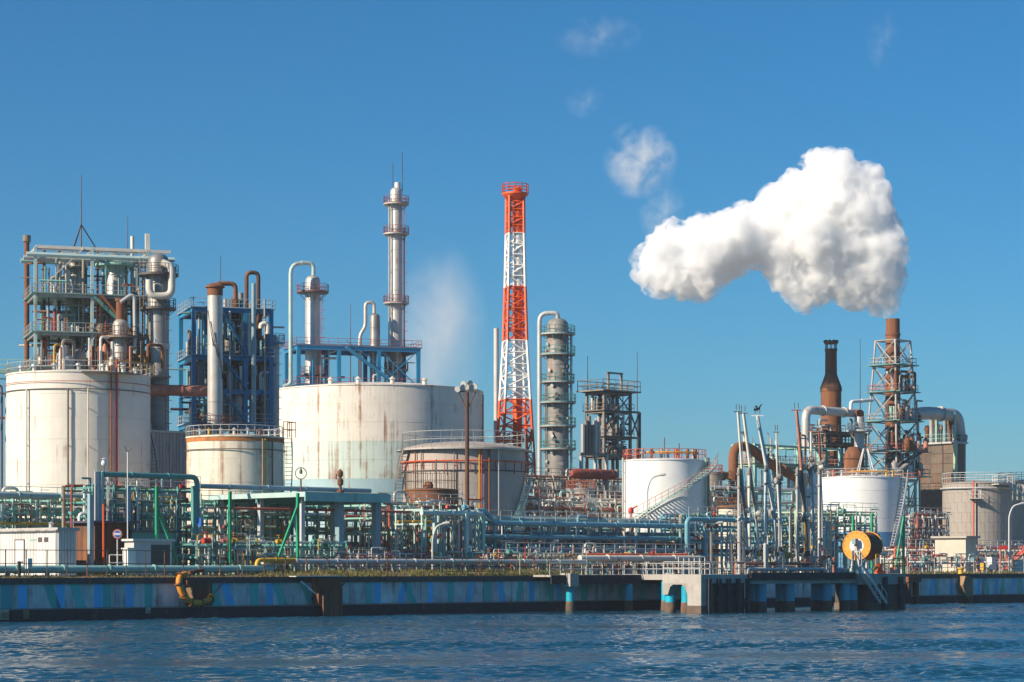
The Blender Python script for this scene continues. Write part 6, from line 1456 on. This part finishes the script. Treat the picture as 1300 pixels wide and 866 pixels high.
def plume():
    rr = random.Random(5)
    base = G(1133, PLUME_D); Yb = base.y; m = Yb / F
    blobs = [(1133, 399, 6), (1131.5, 391, 10), (1128, 381, 15), (1120, 367, 23), (1112, 346, 34), (1124, 354, 20), (1105, 325, 40), (1098, 300, 43), (1112, 295, 26), (1090, 275, 46), (1075, 250, 46), (1092, 245, 34), (1055, 232, 36), (1045, 212, 24), (1065, 212, 22), (1102, 228, 20),
             (1035, 262, 44), (1010, 280, 42), (985, 285, 36), (985, 262, 26), (1010, 245, 26), (1040, 300, 44), (1065, 320, 44), (1075, 350, 36), (1050, 345, 30),
             (960, 300, 40), (935, 312, 38), (935, 280, 22), (905, 325, 38), (878, 330, 36), (850, 335, 34), (826, 332, 22), (840, 355, 22), (870, 358, 24), (900, 350, 26), (895, 292, 22), (860, 300, 22), (845, 312, 20), (818, 345, 12),
             (1105, 376, 22), (1093, 370, 21), (1118, 385, 13), (1104, 388, 10), (1139, 342, 12), (1136, 365, 12), (1010, 360, 24), (1030, 372, 22), (1000, 340, 26), (985, 322, 26), (1015, 382, 12)]
    verts, faces = [], []
    def ico(c, r):
        import bmesh
        bm = bmesh.new(); bmesh.ops.create_icosphere(bm, subdivisions=2, radius=r)
        b = len(verts)
        verts.extend([(c.x + v.co.x, c.y + v.co.y, c.z + v.co.z) for v in bm.verts])
        faces.extend([tuple(b + v.index for v in f.verts) for f in bm.faces]); bm.free()
    for (px, py, r) in blobs:
        for k in range(1 if r < 18 else 3):
            dy = 0 if k == 0 else rr.uniform(-1, 1) * r * m * .8
            if k == 0 and py < 340: dy = rr.uniform(-.25, .25) * r * m
            Y = Yb + dy
            q = 1.0 if k == 0 else rr.uniform(.55, .8)
            ox, oz = (0, 0) if k == 0 else (rr.uniform(-.4, .4) * r, rr.uniform(-.4, .4) * r)
            c = V(((px + ox - 650) * m, Y, CZ + (HY - py - oz) * m))
            ico(c, r * m * q)
    # billows: small bulges on the skin of the big ones
    bl = list(blobs)
    for i in range(420):
        px, py, r = bl[rr.randrange(len(bl))]
        if r < 18: continue
        th = rr.uniform(0, 6.283); ph = rr.uniform(-.6, 1.35)
        q = rr.uniform(.16, .36) * min(r, 34)
        rad = r * .93
        c = V(((px + rad * math.cos(th) * math.cos(ph) - 650) * m, Yb - rad * m * math.sin(ph), CZ + (HY - py + rad * math.sin(th) * math.cos(ph)) * m))
        ico(c, q * m)
    root = T('steam_plume', V((base.x, base.y, ZA(402, base.y))), 'thick white steam plume drifting from the tall rust brown stack', 'steam'); root['kind'] = 'stuff'
    def shell(name, grow, noise, mat, vox):
        me = bpy.data.meshes.new(name); me.from_pydata([tuple(V(p) - V(root.location)) for p in verts], [], faces)
        o = bpy.data.objects.new(name, me); COL.objects.link(o); o.parent = root
        md = o.modifiers.new('r', 'REMESH'); md.mode = 'VOXEL'; md.voxel_size = vox
        ms = o.modifiers.new('s', 'SMOOTH'); ms.iterations = 3
        for sz, st in noise:
            tx = bpy.data.textures.new('billow', 'CLOUDS'); tx.noise_scale = sz; tx.noise_depth = 3
            dm = o.modifiers.new('d', 'DISPLACE'); dm.texture = tx; dm.strength = st; dm.mid_level = .45
        if grow:
            dm = o.modifiers.new('g', 'DISPLACE'); dm.strength = grow; dm.mid_level = 0
        md = o.modifiers.new('r2', 'REMESH'); md.mode = 'VOXEL'; md.voxel_size = vox
        md = o.modifiers.new('s2', 'SMOOTH'); md.iterations = 1
        dg = bpy.context.evaluated_depsgraph_get()
        me2 = bpy.data.meshes.new_from_object(o.evaluated_get(dg))
        o.modifiers.clear(); o.data = me2; me2.materials.clear(); me2.materials.append(mat)
        me2.polygons.foreach_set('use_smooth', [True] * len(me2.polygons))
    def veil_mat(name, dens, sc_, lo, hi, step):
        m_ = bpy.data.materials.new(name); m_.use_nodes = True; nt = m_.node_tree; L = nt.links.new
        nt.nodes.remove(nt.nodes['Principled BSDF'])
        pv = nd(nt, 'ShaderNodeVolumePrincipled'); pv.inputs['Color'].default_value = (1, 1, 1, 1)
        L(pv.outputs[0], nt.nodes['Material Output'].inputs['Volume'])
        tc = nd(nt, 'ShaderNodeTexCoord'); n1 = nd(nt, 'ShaderNodeTexNoise', Scale=sc_, Detail=6.0, Roughness=.62, Distortion=.5); L(tc.outputs['Object'], n1.inputs['Vector'])
        mr = nd(nt, 'ShaderNodeMapRange'); L(n1.outputs['Fac'], mr.inputs['Value']); mr.inputs['From Min'].default_value = lo; mr.inputs['From Max'].default_value = hi; mr.inputs['To Max'].default_value = dens
        L(mr.outputs[0], pv.inputs['Density'])
        m_.cycles.volume_step_rate = step
        return m_
    shell('dense_core', -.9, ((2.8, 2.2), (1.1, 1.5), (.45, .8)), steam_mat('dense_core', .8), .26)
    shell('torn_veil', .1, ((2.8, 2.4), (1.1, 1.8), (.5, .8)), veil_mat('torn_veil', 1.3, .34, .44, .68, .12), .3)
plume()
def wisp(name, label, px, py, rx, rz, d, dens, noise):
    c = P(px, py, d); m = c.y / F
    import bmesh
    bm = bmesh.new(); bmesh.ops.create_icosphere(bm, subdivisions=3, radius=1.0)
    me = bpy.data.meshes.new(name)
    for v in bm.verts: v.co = V((v.co.x * rx * m, v.co.y * max(rx, rz) * m, v.co.z * rz * m))
    bm.to_mesh(me); bm.free(); me.materials.append(steam_mat(name, dens, .0, noise))
    o = bpy.data.objects.new(name, me); o.location = c; COL.objects.link(o)
    tag(o, label, 'steam', kind='stuff')
wisp('steam_puff', 'small white steam puff floating above the tail of the plume', 812, 203, 50, 52, 90, .45, (.26, .47, .72))
wisp('steam_wisp', 'faint wisp of steam above the small puff near the top', 758, 46, 60, 28, 110, .09, (.20, .49, .74))
wisp('steam_wisp', 'tiny faint steam wisp between the top wisp and the small puff', 743, 128, 30, 24, 100, .10, (.28, .48, .72))
wisp('steam_wisp', 'faint steam trail joining the small puff to the plume tail', 840, 270, 32, 44, 80, .17, (.28, .47, .72))
wisp('steam_wisp', 'very faint steam wisp high above the thick plume', 1120, 48, 24, 44, 100, .05, (.25, .49, .74))
wisp('steam_haze', 'thin pale steam rising behind the tall silver column', 558, 420, 66, 120, 130, .085, (.10, .38, .70))

# ------------------------------------------------------------------ thin sea haze over the whole place
hz = bpy.data.meshes.new('haze')
hx0, hx1, hy0, hy1, hz0, hz1 = -1500, 1700, -60, 2600, -2.2, 95
hz.from_pydata([(x_, y_, z_) for z_ in (hz0, hz1) for (x_, y_) in ((hx0, hy0), (hx1, hy0), (hx1, hy1), (hx0, hy1))], [], [(3, 2, 1, 0), (4, 5, 6, 7), (0, 1, 5, 4), (1, 2, 6, 5), (2, 3, 7, 6), (3, 0, 4, 7)])
ho = bpy.data.objects.new('haze', hz); COL.objects.link(ho); tag(ho, 'thin pale sea haze over the whole plant', 'haze', kind='stuff')
hm = bpy.data.materials.new('haze_air'); hm.use_nodes = True; hm.node_tree.nodes.remove(hm.node_tree.nodes['Principled BSDF'])
pv = hm.node_tree.nodes.new('ShaderNodeVolumePrincipled'); pv.inputs['Color'].default_value = (.90, .93, 1.0, 1); pv.inputs['Density'].default_value = .00014; pv.inputs['Anisotropy'].default_value = .2
hm.node_tree.links.new(pv.outputs[0], hm.node_tree.nodes['Material Output'].inputs['Volume']); hz.materials.append(hm)
